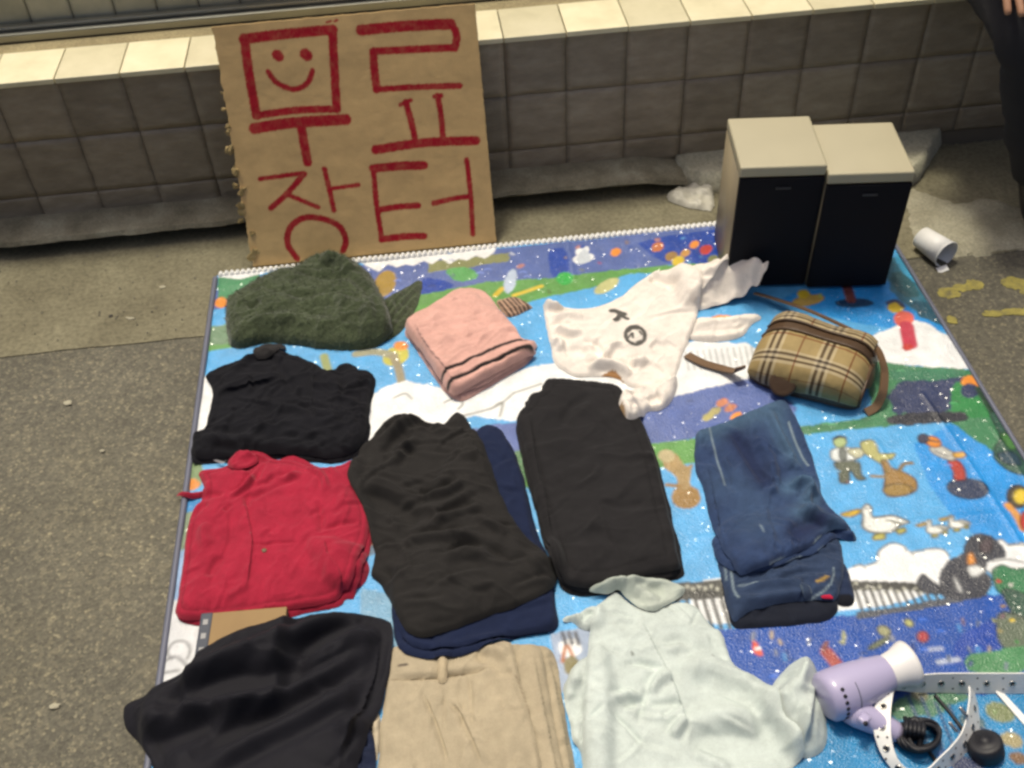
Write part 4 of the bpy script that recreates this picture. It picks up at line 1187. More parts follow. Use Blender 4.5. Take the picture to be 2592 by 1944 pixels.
cloth('blouse_body', [p for p in P_ if not (p[0] > 770 and p[1] > 1170)][:], REDC, M_linen, 0.018, T=0.012, r=0.008, res=0.003, cr=(26, .0020, 70, 50, .03, .10), hem=0.013, parent=g, layers=1,
      folds=[('s', .0035, .0022, zr([(590, 1310), (625, 1050), (640, 870), (600, 640), (570, 480)]), .012), ('s', -.003, .003, zr([(440, 560), (455, 800), (400, 980), (300, 1180), (260, 1300)]), .02), ('r', .006, .007, zr([(640, 450), (760, 390), (900, 320), (1080, 270)])), ('v', .007, .009, zr([(640, 500), (800, 360), (1000, 300)])), ('v', .012, .007, zr([(560, 230), (660, 180), (740, 110)])), ('v', .010, .008, zr([(720, 120), (700, 220), (660, 320)])),
             ('r', .007, .005, zr([(450, 470), (580, 400), (680, 250), (750, 80)])), ('v', .009, .006, zr([(60, 440), (240, 450), (400, 455)])), ('v', .008, .006, zr([(100, 640), (200, 560), (260, 530)])), ('v', .007, .007, zr([(600, 560), (610, 480), (650, 450)])), ('v', .005, .005, zr([(400, 600), (470, 540)])), ('v', .003, .0022, zr([(640, 885), (760, 895), (860, 876), (1060, 880)])),
             ('r', .004, .01, zr([(240, 700), (220, 820), (280, 900)])), ('v', .004, .006, zr([(1230, 520), (1260, 700), (1240, 800)])), ('v', .004, .005, zr([(1280, 760), (1420, 710), (1580, 680)])), ('r', .004, .006, zr([(1120, 200), (1260, 280), (1300, 420)])), ('s', .004, .003, zr([(1400, 1340), (1405, 1150), (1300, 1000), (1270, 860)]), .02), ('v', .005, .006, zr([(260, 1180), (320, 1060), (380, 990)]))],
      fm=1.5, wr=(.0018, 9, 1.2, 1.5), wr2=.0010)
cloth('collar', zr([(420, 190), (470, 120), (560, 60), (640, 70), (720, 140), (660, 200), (560, 240), (480, 240)]), REDC, M_linen, 0.038, T=0.006, r=0.004, res=0.0032, parent=g, wr=(.003, 14, .6, 1.5), folds=[('v', .007, .006, zr([(500, 220), (600, 170), (680, 100)]))])
tg = cloth('label_tag', zr([(290, 150), (360, 130), (440, 135), (430, 165), (340, 170)]), (0.26, 0.26, 0.27), M_soft, 0.036, T=0.005, r=0.003, res=0.0032, parent=g, wr=(0, 1, 0, 1), cr=(0, 0, 0, 0, 0, 0), n_ch=1)
p = at(*zr([(757, 948)])[0], 0.036)
lathe('button', [(0, 0), (0, .0045), (.002, .0045), (.0028, .003), (.0028, 0)], (p[0], p[1], 0.036), (0.1, 0, 1), M_strapl, g, 16)

# ---- brown book under the blouse and the skirt
q = w2([(437, 1338), (540, 1325), (535, 1420), (440, 1430)], 0.012)
c = q.mean(0)
bk = empty('brown_book', (float(c[0]), float(c[1]), 0.012), 'brown book with a dark slate spine peeking out between the red blouse and black skirt', 'book')
ax = (w2([(442, 1338)], 0.02)[0] + 0); ay = w2([(428, 1428)], 0.02)[0]
ang = math.atan2(ay[1] - ax[1], ay[0] - ax[0]) + math.pi / 2
o = bm_obj('cover', box_bm(0.13, 0.18, 0.016, 0.0015), M_bookc); o.location = (0.075, -0.035, 0.010); o.parent = bk
o = bm_obj('spine', box_bm(0.020, 0.181, 0.019, 0.003), M_spine); o.location = (0.010, -0.035, 0.010); o.parent = bk
for k in range(3):
    e = bm_obj('print_mark', box_bm(0.008, 0.010, 0.0006), M_tagm); e.location = (0.010, -0.035 + 0.030 + 0.026 * k - .01, 0.0198); e.parent = bk
bk.location = (float(ax[0]) - 0.006, float(ax[1]) - 0.05, 0.012)
bk.rotation_euler = (0, 0, ang)

bq = [(bk.matrix_basis @ Vector((a_, b_, 0))) for a_, b_ in ((0.0, -0.125), (0.14, -0.125), (0.14, 0.055), (0.0, 0.055))]
bm_ = inside(np.stack([hx.ravel(), hy.ravel()], 1), [(v.x, v.y) for v in bq]).reshape(hx.shape)
HM[bm_] = np.maximum(HM[bm_], 0.033)
# ---- khaki trousers
KH = (0.42, 0.355, 0.245)
P_ = [(845, 1396), (856, 1386), (900, 1396), (960, 1400), (1010, 1395), (1060, 1382), (1105, 1380), (1112, 1420), (1130, 1480), (1160, 1600), (1185, 1760), (1200, 1900), (1010, 1950), (780, 1950), (800, 1800), (816, 1640), (830, 1500), (838, 1430)]
g = garment('khaki_trousers', P_, 'folded khaki pleated trousers with belt loop at the bottom of the mat', 'trousers')
cloth('trouser_leg', [(1090, 1390), (1150, 1387), (1188, 1390), (1205, 1430), (1215, 1510), (1240, 1640), (1262, 1800), (1270, 1950), (1100, 1950), (1090, 1600)], KH, M_cotton, 0.008, T=0.009, r=0.007, parent=g, folds=[('s', .008, .003, [(1265, 1900), (1225, 1640), (1195, 1480), (1178, 1395)], .015), ('v', .005, .004, [(1190, 1400), (1205, 1520), (1235, 1700)])], wr=(.002, 6, 1.5, 2))
cloth('trouser_leg', [(1060, 1392), (1130, 1386), (1165, 1390), (1178, 1430), (1190, 1520), (1215, 1660), (1235, 1800), (1240, 1950), (1000, 1950), (1000, 1600)], KH, M_cotton, 0.020, T=0.009, r=0.007, parent=g, folds=[('s', .007, .003, [(1222, 1800), (1180, 1580), (1160, 1480), (1145, 1395)], .015)], wr=(.002, 6, 1.5, 2))
STI = (0.22, 0.175, 0.11)
cloth('pocket_lining', [(792, 1545), (818, 1525), (826, 1590), (815, 1650), (806, 1620)], (0.50, 0.43, 0.31), M_cotton, 0.02, T=0.012, r=0.005, res=0.003, parent=g, wr=(.002, 20, 1.2, 2))
cloth('trouser_front', P_, KH, M_cotton, 0.030, T=0.012, r=0.009, res=0.0029, cr=(16, .0016, 80, 40, .03, .10), hem=0.0, parent=g,
      folds=[('s', .0035, .002, zk([(190, 632), (680, 622), (1000, 570), (1180, 520), (1300, 470)]), .02), ('s', .007, .008, zk([(1160, 1580), (1080, 1430), (960, 1160), (880, 1000), (770, 880)]), .022), ('s', .006, .008, zk([(790, 1560), (740, 1400), (650, 1130), (560, 900), (510, 780)]), .022), ('v', .004, .0025, zk([(1010, 600), (1040, 850), (1050, 1140)])), ('v', .003, .002, zk([(760, 720), (755, 900), (755, 1250)])),
             ('v', .010, .008, zk([(1080, 370), (1200, 440), (1330, 490), (1430, 480)])), ('r', .006, .008, zk([(1120, 330), (1300, 330), (1420, 400)])), ('v', .007, .006, zk([(1300, 560), (1400, 575), (1470, 560)])), ('v', .004, .010, zk([(1180, 560), (1320, 800), (1500, 1080)])), ('v', .003, .003, zk([(1490, 590), (1600, 870), (1720, 1240), (1800, 1500)])), ('r', .003, .012, zk([(300, 800), (240, 1100), (220, 1400)])), ('v', .009, .0050, zk([(1160, 1580), (1080, 1430), (960, 1160), (880, 1000), (770, 880)])), ('v', .009, .0050, zk([(790, 1560), (740, 1400), (650, 1130), (560, 900), (510, 780)])), ('v', .009, .0050, zk([(190, 632), (680, 622), (1000, 570), (1180, 520), (1300, 470)])), ('v', .009, .0050, zk([(1800, 1500), (1720, 1240), (1600, 870), (1490, 590)]))],
      strokes=[(STI, .0016, zk([(195, 636), (420, 636), (680, 626)])), (STI, .0016, zk([(790, 590), (1000, 566), (1170, 525)])), ((0.05, 0.04, 0.04), .0035, zk([(285, 500), (330, 498), (370, 497)])), (STI, .0015, zk([(1500, 600), (1610, 880), (1730, 1240), (1810, 1520)]))],
      wr=(.0022, 8, 1.3, 1.8), wr2=.0010)
cloth('belt_loop', zk([(690, 390), (790, 385), (790, 560), (785, 690), (690, 700), (680, 560)]), (0.46, 0.38, 0.25), M_cotton, 0.043, T=0.007, r=0.003, res=0.003, parent=g, wr=(0, 1, 0, 1), cr=(0, 0, 0, 0, 0, 0), n_ch=1, jit=.0006, folds=[('v', .004, .003, zk([(700, 660), (780, 655)]))])

# ---- navy trousers under the charcoal ones, charcoal trousers, black trousers
NAVY = (0.010, 0.017, 0.050)
P_ = [(1035, 915), (1075, 912), (1110, 965), (1135, 1045), (1150, 1140), (1190, 1250), (1210, 1362), (1100, 1377), (1040, 1392), (980, 1407), (920, 1410), (880, 1397), (855, 1352), (845, 1290), (880, 1200), (950, 1050)]
g = garment('navy_trousers', P_, 'navy blue trousers showing from under the charcoal trousers', 'trousers')
cloth('trouser_body', P_, NAVY, M_cotton, 0.012, T=0.009, r=0.007, parent=g, layers=1, wr=(.002, 8, .9, 2))
CHAR = (0.021, 0.0195, 0.0185)
P_ = [(750, 1004), (770, 970), (800, 940), (815, 916), (840, 893), (870, 880), (900, 890), (925, 908), (955, 912), (980, 880), (1000, 884), (1020, 918), (1050, 965), (1075, 1045), (1100, 1105), (1140, 1155), (1195, 1203), (1206, 1236), (1196, 1272), (1150, 1297), (1080, 1322), (1000, 1352), (930, 1377), (895, 1377), (870, 1352), (850, 1312), (838, 1282), (815, 1252), (797, 1235), (810, 1200), (800, 1150), (785, 1092), (760, 1052), (748, 1022)]
g = garment('charcoal_trousers', P_, 'wrinkled charcoal trousers in the middle, piled over navy trousers', 'trousers')
cloth('trouser_body', P_, CHAR, M_soft, 0.030, T=0.016, r=0.011, res=0.0032, cr=(40, .0036, -15, 24, .05, .14), Te=0.008, parent=g,
      folds=[('r', .012, .010, zc([(240, 320), (340, 240), (460, 170), (560, 200), (640, 290)])), ('v', .010, .009, zc([(250, 400), (330, 320), (440, 260)])), ('r', .008, .009, zc([(300, 480), (380, 380), (470, 300)])), ('v', .014, .016, zc([(130, 610), (260, 680), (420, 740), (560, 800)])), ('r', .010, .014, zc([(100, 560), (240, 600), (380, 680), (560, 760)])), ('v', .010, .008, zc([(480, 620), (600, 600), (700, 540)])), ('r', .009, .008, zc([(500, 660), (640, 630), (740, 570)])), ('v', .010, .008, zc([(580, 750), (700, 720), (800, 680)])), ('r', .008, .008, zc([(560, 790), (700, 770), (850, 720)])), ('v', .008, .008, zc([(420, 900), (600, 860), (760, 860)])),
             ('r', .008, .010, zc([(300, 960), (520, 900), (760, 900), (900, 980)])), ('v', .009, .009, zc([(600, 1010), (720, 960), (860, 960), (1000, 1030), (1080, 1080)])), ('r', .007, .012, zc([(620, 1050), (760, 1000), (900, 1030)])), ('s', .008, .005, zc([(1180, 980), (1000, 760), (900, 560), (780, 330), (680, 170)]), .03), ('v', .006, .006, zc([(640, 480), (720, 400), (760, 300)])), ('r', .006, .008, zc([(800, 800), (900, 820), (1000, 900)])), ('r', .010, .018, zc([(1130, 1060), (1240, 1040), (1290, 1100)]))],
      fm=1.2, wr=(.0030, 10, -0.45, 2.6), wr2=.0010, lumps=[(1000, 1230, .010, .08)])
P_ = [(1175, 818), (1200, 815), (1260, 818), (1340, 828), (1352, 862), (1386, 908), (1402, 942), (1420, 1010), (1445, 1110), (1465, 1200), (1473, 1240), (1400, 1256), (1300, 1281), (1240, 1281), (1203, 1240), (1165, 1120), (1142, 1020), (1127, 950), (1112, 902), (1140, 874), (1142, 850), (1172, 848)]
g = garment('black_trousers', P_, 'neatly folded black trousers left of the blue jeans', 'trousers')
cloth('trouser_body', P_, (0.0165, 0.0155, 0.0165), M_cotton, 0.016, T=0.009, r=0.006, res=0.0035, cr=(16, .0018, 30, 60, .04, .12), hem=0.022, Te=0.008, parent=g, layers=2,
      folds=[('v', .006, .008, zc([(1330, 230), (1390, 120), (1500, 40)])), ('s', .006, .003, zc([(1280, 1040), (1230, 700), (1160, 400), (1140, 160)]), .02), ('v', .004, .008, zc([(1560, 700), (1700, 720), (1860, 690)])), ('s', .006, .003, zc([(1240, 1000), (1180, 700), (1110, 420)]), .015), ('v', .003, .012, zc([(1500, 850), (1640, 940)]))],
      wr=(.0022, 5, .4, 1.6), wr2=.0008)
g2 = bpy.data.objects['cream_shirt']
cloth('sleeve', [(1345, 832), (1372, 822), (1410, 818), (1446, 802), (1464, 796), (1464, 830), (1450, 868), (1422, 888), (1397, 884), (1382, 902), (1364, 908), (1350, 897), (1336, 866), (1341, 848)], CREAM, M_cotton, 0.028, T=0.026, r=0.012, res=0.0029, Te=0.014, parent=g2,
      folds=[('v', .016, .012, z5([(1080, 1310), (1130, 1270), (1180, 1250)])), ('r', .008, .008, z5([(880, 1200), (960, 1170), (1060, 1180)])), ('v', .007, .006, z5([(880, 1300), (930, 1330), (980, 1330)])), ('r', .008, .006, z5([(830, 1260), (900, 1320), (900, 1400), (950, 1480)])), ('r', .007, .008, z5([(1200, 1200), (1240, 1300), (1200, 1400)]))],
      patches=[((0.34, 0.22, 0.11), z5([(800, 1320), (850, 1280), (880, 1340), (890, 1400), (850, 1400)]))], wr=(.004, 16, .4, 1.5), wr2=.002)

# dark denim showing at the skirt's right edge
P_ = [(745, 1560), (790, 1545), (806, 1580), (812, 1660), (800, 1900), (720, 1900), (735, 1700)]
g = garment('denim_garment', P_, 'dark blue denim garment peeking out between the black skirt and khaki trousers', 'trousers')
cloth('denim_fold', P_, (0.012, 0.018, 0.045), M_denim, 0.018, T=0.012, r=0.006, parent=g, folds=[('r', .008, .007, [(750, 1590), (785, 1570), (800, 1600)]), ('r', .007, .007, [(745, 1640), (780, 1620), (800, 1650)]), ('v', .006, .006, [(750, 1615), (790, 1600)])], wr=(.004, 12, .2, 1.5))


# ---- black skirt, bottom left
SK = (0.0095, 0.0092, 0.0135)
P_ = [(262, 1505), (330, 1466), (400, 1426), (445, 1376), (500, 1346), (560, 1330), (640, 1312), (720, 1302), (790, 1310), (843, 1320), (847, 1375), (840, 1450), (822, 1520), (795, 1575), (770, 1650), (750, 1760), (700, 1900), (420, 1960), (330, 1850), (320, 1740), (330, 1645), (300, 1603), (270, 1573), (260, 1535)]
g = garment('black_skirt', P_, 'black flared skirt spread over the bottom left corner of the mat', 'skirt')
cloth('skirt_body', P_, SK, M_satin, 0.026, T=0.026, r=0.010, res=0.0038, cr=(14, .003, 30, 20, .06, .2), hem=0.02, Te=0.005, parent=g,
      folds=[('r', .016, .020, zs([(0, 900), (500, 620), (900, 480), (1300, 300), (1700, 200)])), ('v', .020, .022, zs([(0, 1000), (500, 780), (900, 700), (1300, 430), (1750, 230)])), ('r', .018, .016, zs([(720, 740), (1000, 620), (1300, 540), (1640, 330)])), ('r', .012, .020, zs([(380, 960), (800, 900), (1200, 800), (1500, 620), (1700, 330)])), ('v', .020, .020, zs([(280, 1420), (700, 1150), (1150, 930), (1500, 720), (1740, 380)])), ('r', .016, .018, zs([(300, 1466), (800, 1180), (1300, 950), (1600, 760)])),
             ('v', .012, .014, zs([(1500, 1100), (1640, 800), (1750, 500), (1780, 260)])), ('s', .010, .006, zs([(1400, 1460), (1560, 1050), (1700, 700), (1760, 330)]), .05), ('r', .012, .02, zs([(-200, 1150), (100, 1050), (400, 900)])), ('v', .012, .02, zs([(-100, 1300), (200, 1180), (500, 1000)]))],
      fm=1.5, wr=(.002, 5, .6, 2.5), wr2=.0005)
# ---- blue jeans
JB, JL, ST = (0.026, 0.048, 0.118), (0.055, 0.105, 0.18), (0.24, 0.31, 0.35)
P_ = zj([(158, 280), (240, 248), (350, 215), (460, 165), (600, 105), (700, 68), (740, 62), (772, 95), (830, 205), (880, 325), (930, 450), (970, 590), (990, 700), (1080, 800), (1160, 880), (1235, 1003), (1160, 1022), (1122, 1062), (1130, 1150), (1170, 1240), (1200, 1380), (1190, 1430), (1100, 1440), (1080, 1500), (1000, 1540), (700, 1560), (440, 1575), (390, 1560), (350, 1400), (310, 1200), (270, 1130), (240, 950), (200, 700), (160, 600), (150, 400)])
g = garment('blue_jeans', P_, 'folded blue jeans with pale stitching, waistband towards the camera', 'jeans')
low = zj([(300, 1150), (420, 1130), (800, 1000), (1000, 900), (1120, 860), (1236, 1000), (1160, 1020), (1122, 1062), (1130, 1150), (1175, 1240), (1204, 1380), (1190, 1435), (1090, 1450), (900, 1490), (440, 1578), (392, 1560), (350, 1400), (312, 1220)])
cloth('back_pocket', zj([(1000, 1150), (1140, 1120), (1180, 1250), (1206, 1385), (1190, 1432), (1100, 1440), (1060, 1380)]), (0.018, 0.03, 0.07), M_denim, 0.004, T=0.008, r=0.004, parent=g, wr=(.0015, 9, 0, 2), patches=[((0.006, 0.007, 0.012), zj([(1085, 1350), (1180, 1350), (1215, 1400), (1190, 1440), (1090, 1445)]))])
cloth('waistband_back', zj([(330, 1200), (1050, 1200), (1092, 1380), (1092, 1480), (1000, 1542), (700, 1570), (440, 1582), (395, 1562), (350, 1400)]), (0.010, 0.013, 0.024), M_denim, 0.004, T=0.010, r=0.006, parent=g, wr=(.0015, 9, 0, 2))
cloth('waistband', zj([(300, 1120), (330, 1000), (700, 960), (1120, 960), (1140, 1180), (1090, 1400), (1010, 1400), (850, 1400), (700, 1420), (560, 1450), (470, 1490), (430, 1530), (400, 1540), (355, 1390)]), (0.028, 0.048, 0.10), M_denim, 0.024, T=0.014, r=0.006, res=0.0032, parent=g,
      folds=[('s', .004, .003, zj([(1080, 1240), (760, 1275), (470, 1300)]), .012), ('v', .008, .006, zj([(700, 1260), (850, 1210), (1040, 1190)])), ('r', .006, .008, zj([(440, 1400), (700, 1370), (850, 1350)])), ('s', .004, .002, zj([(830, 1400), (840, 1330), (850, 1270)]), .01)],
      strokes=[(ST, .0025, zj([(430, 1530), (480, 1480), (560, 1445), (700, 1425), (860, 1400), (990, 1395), (1060, 1410)])), (ST, .0022, zj([(440, 1300), (560, 1290), (720, 1268)])), (ST, .0022, zj([(1065, 1180), (1060, 1260), (1000, 1330), (880, 1385)])), (ST, .0028, zj([(385, 1130), (395, 1220), (410, 1320), (440, 1370)])), (ST, .0022, zj([(350, 1160), (362, 1250)])), ((0.42, 0.27, 0.06), .0035, zj([(955, 1285), (1000, 1270), (1030, 1245)]))],
      fm=1.4, wr=(.0025, 14, .1, 1.8), wr2=.0012)
cloth('belt_loop', zj([(835, 1270), (900, 1275), (935, 1350), (870, 1400), (855, 1340)]), (0.035, 0.055, 0.10), M_denim, 0.045, T=0.006, r=0.003, res=0.003, parent=g, wr=(0, 1, 0, 1), cr=(0, 0, 0, 0, 0, 0), n_ch=1, strokes=[(ST, .0018, zj([(838, 1275), (862, 1395)])), (ST, .0018, zj([(895, 1278), (930, 1350)]))])
cloth('brand_tab', zj([(980, 1362), (1040, 1345), (1070, 1380), (1050, 1392), (985, 1385)]), (0.55, 0.02, 0.06), M_soft, 0.045, T=0.004, r=0.002, res=0.003, parent=g, wr=(0, 1, 0, 1), cr=(0, 0, 0, 0, 0, 0), n_ch=1)
cloth('trouser_leg', zj([(250, 960), (300, 1150), (420, 1215), (520, 1220), (660, 1190), (840, 1110), (930, 1100), (1010, 1030), (1090, 985), (1150, 1010), (1236, 1002), (1160, 880), (1080, 800), (800, 800)]), JB, M_denim, 0.030, T=0.009, r=0.005, res=0.0029, parent=g,
      folds=[('v', .010, .008, zj([(820, 1080), (940, 1080), (1060, 1000)])), ('r', .008, .007, zj([(960, 900), (1100, 930), (1230, 1000)])), ('r', .007, .007, zj([(850, 820), (1000, 870), (1100, 930)]))],
      strokes=[(ST, .003, zj([(640, 1195), (760, 1140), (850, 1100), (930, 1098), (1000, 1035), (1090, 985)])), (ST, .0022, zj([(1080, 830), (1150, 920), (1225, 1000)]))], fm=1.4, wr=(.003, 12, .5, 1.7))
fade_fold_shade = [(JL, .032, zj([(200, 280), (400, 230), (650, 110)])), ((0.038, 0.070, 0.145), .05, zj([(330, 640), (500, 700), (560, 900)])), (JL, .0205, zj([(770, 660), (850, 620), (920, 660), (890, 760)])), (JL, .0205, zj([(670, 160), (720, 300), (800, 460)])), (JL, .0205, zj([(850, 830), (960, 860), (1060, 890)])), ((0.014, 0.024, 0.07), .021, zj([(420, 330), (520, 480), (600, 620)])), ((0.014, 0.024, 0.07), .021, zj([(820, 960), (900, 910), (980, 880)]))]  # denim fade, plus fold highlights and dark valleys painted into the colour
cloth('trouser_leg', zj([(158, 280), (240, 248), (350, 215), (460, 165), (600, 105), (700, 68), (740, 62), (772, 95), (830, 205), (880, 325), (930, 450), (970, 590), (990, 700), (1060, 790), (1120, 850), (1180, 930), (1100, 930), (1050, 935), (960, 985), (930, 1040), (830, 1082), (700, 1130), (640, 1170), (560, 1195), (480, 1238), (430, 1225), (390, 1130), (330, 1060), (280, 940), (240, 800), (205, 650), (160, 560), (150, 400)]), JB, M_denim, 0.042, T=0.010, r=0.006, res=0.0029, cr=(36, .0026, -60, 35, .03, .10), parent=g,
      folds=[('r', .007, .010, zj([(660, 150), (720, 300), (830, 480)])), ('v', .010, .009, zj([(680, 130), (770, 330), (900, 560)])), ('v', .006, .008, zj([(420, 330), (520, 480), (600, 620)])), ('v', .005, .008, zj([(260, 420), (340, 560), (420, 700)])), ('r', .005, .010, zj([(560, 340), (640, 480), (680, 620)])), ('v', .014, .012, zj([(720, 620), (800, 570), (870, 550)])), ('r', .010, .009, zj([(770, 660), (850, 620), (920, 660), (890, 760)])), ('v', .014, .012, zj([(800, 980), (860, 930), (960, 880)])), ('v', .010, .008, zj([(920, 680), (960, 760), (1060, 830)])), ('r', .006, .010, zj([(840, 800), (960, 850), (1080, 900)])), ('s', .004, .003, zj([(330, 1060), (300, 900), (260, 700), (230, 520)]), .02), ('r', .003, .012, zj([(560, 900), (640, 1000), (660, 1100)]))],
      strokes=fade_fold_shade + [(ST, .0022, zj([(245, 240), (280, 400), (330, 560), (350, 640)])), (ST, .0028, zj([(770, 220), (810, 330), (860, 440), (900, 500)])), (ST, .003, zj([(480, 1228), (560, 1192), (640, 1165), (700, 1122), (830, 1075), (930, 1030), (965, 980), (1050, 932), (1090, 925)])), (ST, .0018, zj([(575, 930), (600, 965)]))],
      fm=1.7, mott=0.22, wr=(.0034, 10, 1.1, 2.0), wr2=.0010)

# ---- mint shirt
MINT = (0.55, 0.615, 0.58)
body = zm([(405, 300), (460, 240), (560, 190), (700, 330), (860, 345), (960, 275), (1150, 295), (1255, 470), (1345, 500), (1395, 700), (1450, 775), (1600, 835), (1720, 905), (1770, 965), (1800, 1100), (1900, 1200), (1970, 1380), (1960, 1470), (1900, 1530), (1830, 1610), (1760, 1900), (1700, 2300), (300, 2300), (285, 1800), (280, 1500), (280, 1200), (300, 900), (340, 500), (372, 360)])
g = garment('mint_shirt', body, 'pale mint collared shirt with wrinkled sleeves beside the hair dryer', 'shirt')
cloth('cuff', zm([(120, 415), (160, 365), (230, 372), (290, 335), (340, 305), (420, 315), (440, 420), (400, 520), (310, 525), (270, 505), (200, 450), (150, 460)]), MINT, M_cotton, 0.020, T=0.020, r=0.010, res=0.0035, Te=0.014, parent=g, folds=[('v', .014, .008, zm([(180, 380), (210, 440), (280, 500)])), ('v', .014, .008, zm([(300, 340), (290, 430), (330, 500)])), ('r', .009, .008, zm([(240, 370), (260, 440)])), ('v', .010, .006, zm([(340, 350), (370, 410)]))], wr=(.004, 16, .5, 1.3))
cloth('sleeve', zm([(420, 600), (320, 680), (225, 735), (165, 835), (132, 955), (150, 1085), (190, 1205), (200, 1345), (260, 1400), (330, 1700), (480, 1700), (500, 900)]), MINT, M_cotton, 0.016, T=0.020, r=0.013, res=0.0032, Te=0.014, parent=g,
      folds=[('v', .020, .011, zm([(160, 1000), (190, 1080), (195, 1150)])), ('v', .016, .012, zm([(240, 900), (235, 1050), (250, 1200)])), ('r', .009, .010, zm([(200, 800), (215, 950), (210, 1120)])), ('v', .010, .010, zm([(200, 1240), (260, 1290), (290, 1360)]))], wr=(.003, 12, 1.3, 1.6))
cloth('sleeve', zm([(1560, 1000), (1722, 895), (1790, 780), (1870, 690), (1990, 620), (2060, 700), (2105, 858), (2140, 1055), (2150, 1305), (2110, 1413), (2030, 1475), (1940, 1490), (1850, 1440), (1700, 1200)]), MINT, M_cotton, 0.018, T=0.046, r=0.020, res=0.0032, Te=0.014, parent=g,
      folds=[('s', .012, .005, zm([(1960, 1390), (1990, 1150), (2040, 900), (2040, 720)]), .025), ('v', .012, .012, zm([(1760, 870), (1830, 850), (1870, 800)])), ('r', .009, .010, zm([(1770, 990), (1900, 880), (2020, 740)])), ('v', .012, .010, zm([(1960, 1120), (2000, 950), (2020, 800)])), ('v', .008, .006, zm([(2050, 750), (2070, 900), (2050, 1080)])), ('r', .007, .007, zm([(2000, 1000), (1960, 1200), (1950, 1340)]))], wr=(.003, 11, 1.2, 1.8), lumps=[(1765, 1420, .016, .035)])
cloth('shirt_body', body, MINT, M_cotton, 0.026, T=0.014, r=0.010, res=0.003, cr=(26, .0024, -25, 40, .04, .13), parent=g,
      folds=[('v', .007, .016, zm([(1150, 830), (1300, 870), (1500, 960), (1700, 1060)])), ('r', .011, .018, zm([(1000, 850), (1200, 800), (1500, 900), (1740, 1010)])), ('v', .014, .022, zm([(1100, 1300), (1280, 1350), (1500, 1400), (1780, 1400)])), ('r', .010, .022, zm([(1080, 1280), (1400, 1180), (1700, 1220)])), ('v', .011, .014, zm([(1560, 1080), (1720, 1250), (1850, 1380)])), ('r', .008, .014, zm([(1600, 1060), (1780, 1200), (1930, 1380)])),
             ('v', .012, .010, zm([(1800, 1410), (1830, 1480), (1860, 1540)])), ('s', .004, .003, zm([(1100, 1340), (1010, 1080), (940, 900), (800, 640), (700, 420)]), .02), ('v', .005, .005, zm([(470, 1080), (560, 1200), (760, 1400)])), ('v', .005, .005, zm([(700, 1240), (760, 1000), (820, 850)])), ('r', .006, .008, zm([(780, 1000), (860, 900), (960, 860)])), ('v', .006, .006, zm([(600, 780), (720, 780), (860, 820)])), ('v', .005, .005, zm([(570, 1120), (660, 1080), (760, 1060)])), ('r', .005, .006, zm([(500, 1050), (620, 1010), (720, 1040)])), ('v', .006, .006, zm([(780, 1090), (900, 1080), (1000, 1060)])),
             ('r', .008, .007, zm([(960, 1340), (1020, 1240), (1060, 1200)])), ('v', .006, .007, zm([(880, 1180), (960, 1120), (1010, 1060)])), ('r', .004, .010, zm([(920, 700), (1010, 660), (1080, 690)])), ('v', .004, .008, zm([(900, 640), (1000, 600), (1100, 640)])), ('v', .003, .003, zm([(300, 1200), (380, 1130), (450, 1080)])), ('v', .003, .0025, zm([(1100, 500), (1150, 380), (1170, 310)])), ('v', .004, .005, zm([(1240, 540), (1300, 640), (1380, 740)])), ('r', .005, .01, zm([(1150, 1420), (1250, 1500), (1400, 1580)])), ('v', .003, .006, zm([(540, 460), (620, 480), (690, 470)])), ('v', .003, .005, zm([(500, 380), (600, 400), (650, 420)]))],
      strokes=[((0.20, 0.22, 0.20), .004, zm([(655, 698), (662, 712)])), ((0.36, 0.40, 0.38), .004, zm([(1270, 700), (1275, 710)]))], fm=1.35, wr=(.0018, 8, -.5, 2.0), wr2=.0007)
cloth('collar', zm([(310, 218), (380, 160), (480, 115), (640, 96), (800, 100), (950, 130), (1030, 160), (1072, 200), (1010, 285), (870, 372), (800, 382), (715, 358), (630, 290), (560, 205), (500, 250), (430, 240)]), (0.47, 0.52, 0.46), M_cotton, 0.040, T=0.009, r=0.005, res=0.0029, parent=g,
      folds=[('v', .010, .010, zm([(570, 190), (660, 290), (760, 345)])), ('r', .008, .010, zm([(620, 150), (740, 240), (860, 310)])), ('v', .006, .012, zm([(700, 150), (760, 220), (900, 220)])), ('r', .005, .006, zm([(330, 205), (460, 130), (640, 105), (820, 110)]))], wr=(.0016, 12, .3, 1.5), lumps=[(1340, 1265, .012, .05)])

# ------------------------------------------------------------------ cardboard sign
SB, STOP = np.array([0, 1.988, 0.004]), np.array([0, 2.176, 0.404])
up_s = (STOP - SB) / np.linalg.norm(STOP - SB)
n_s = np.cross([1.0, 0, 0], up_s)                        # faces the camera
def sgn(x, y):
    d = ray(x, y)
    p = CO + d * (n_s @ (SB - CO)) / (n_s @ d)
    return np.array([p[0], (p - SB) @ up_s])
SU0, SU1, SV1 = -0.436, 0.124, 0.522
KX = 1 / 1.7015 / S
def zq(pts): return np.array([sgn(a * KX, b * KX) for a, b in pts])
sx = np.linspace(SU0, SU1, 250); sv = np.linspace(0, SV1, 236)
UX, VX = np.meshgrid(sx, sv)
UV = np.stack([UX.ravel(), VX.ravel()], 1)
SC = np.tile(np.array((0.58, 0.40, 0.185)), (len(UV), 1))
SC *= (1 + 0.06 * fbm(UV[:, 0] * 6, UV[:, 1] * 30, 71) + 0.05 * fbm(UV[:, 0] * 9, UV[:, 1] * 9, 72))[:, None]
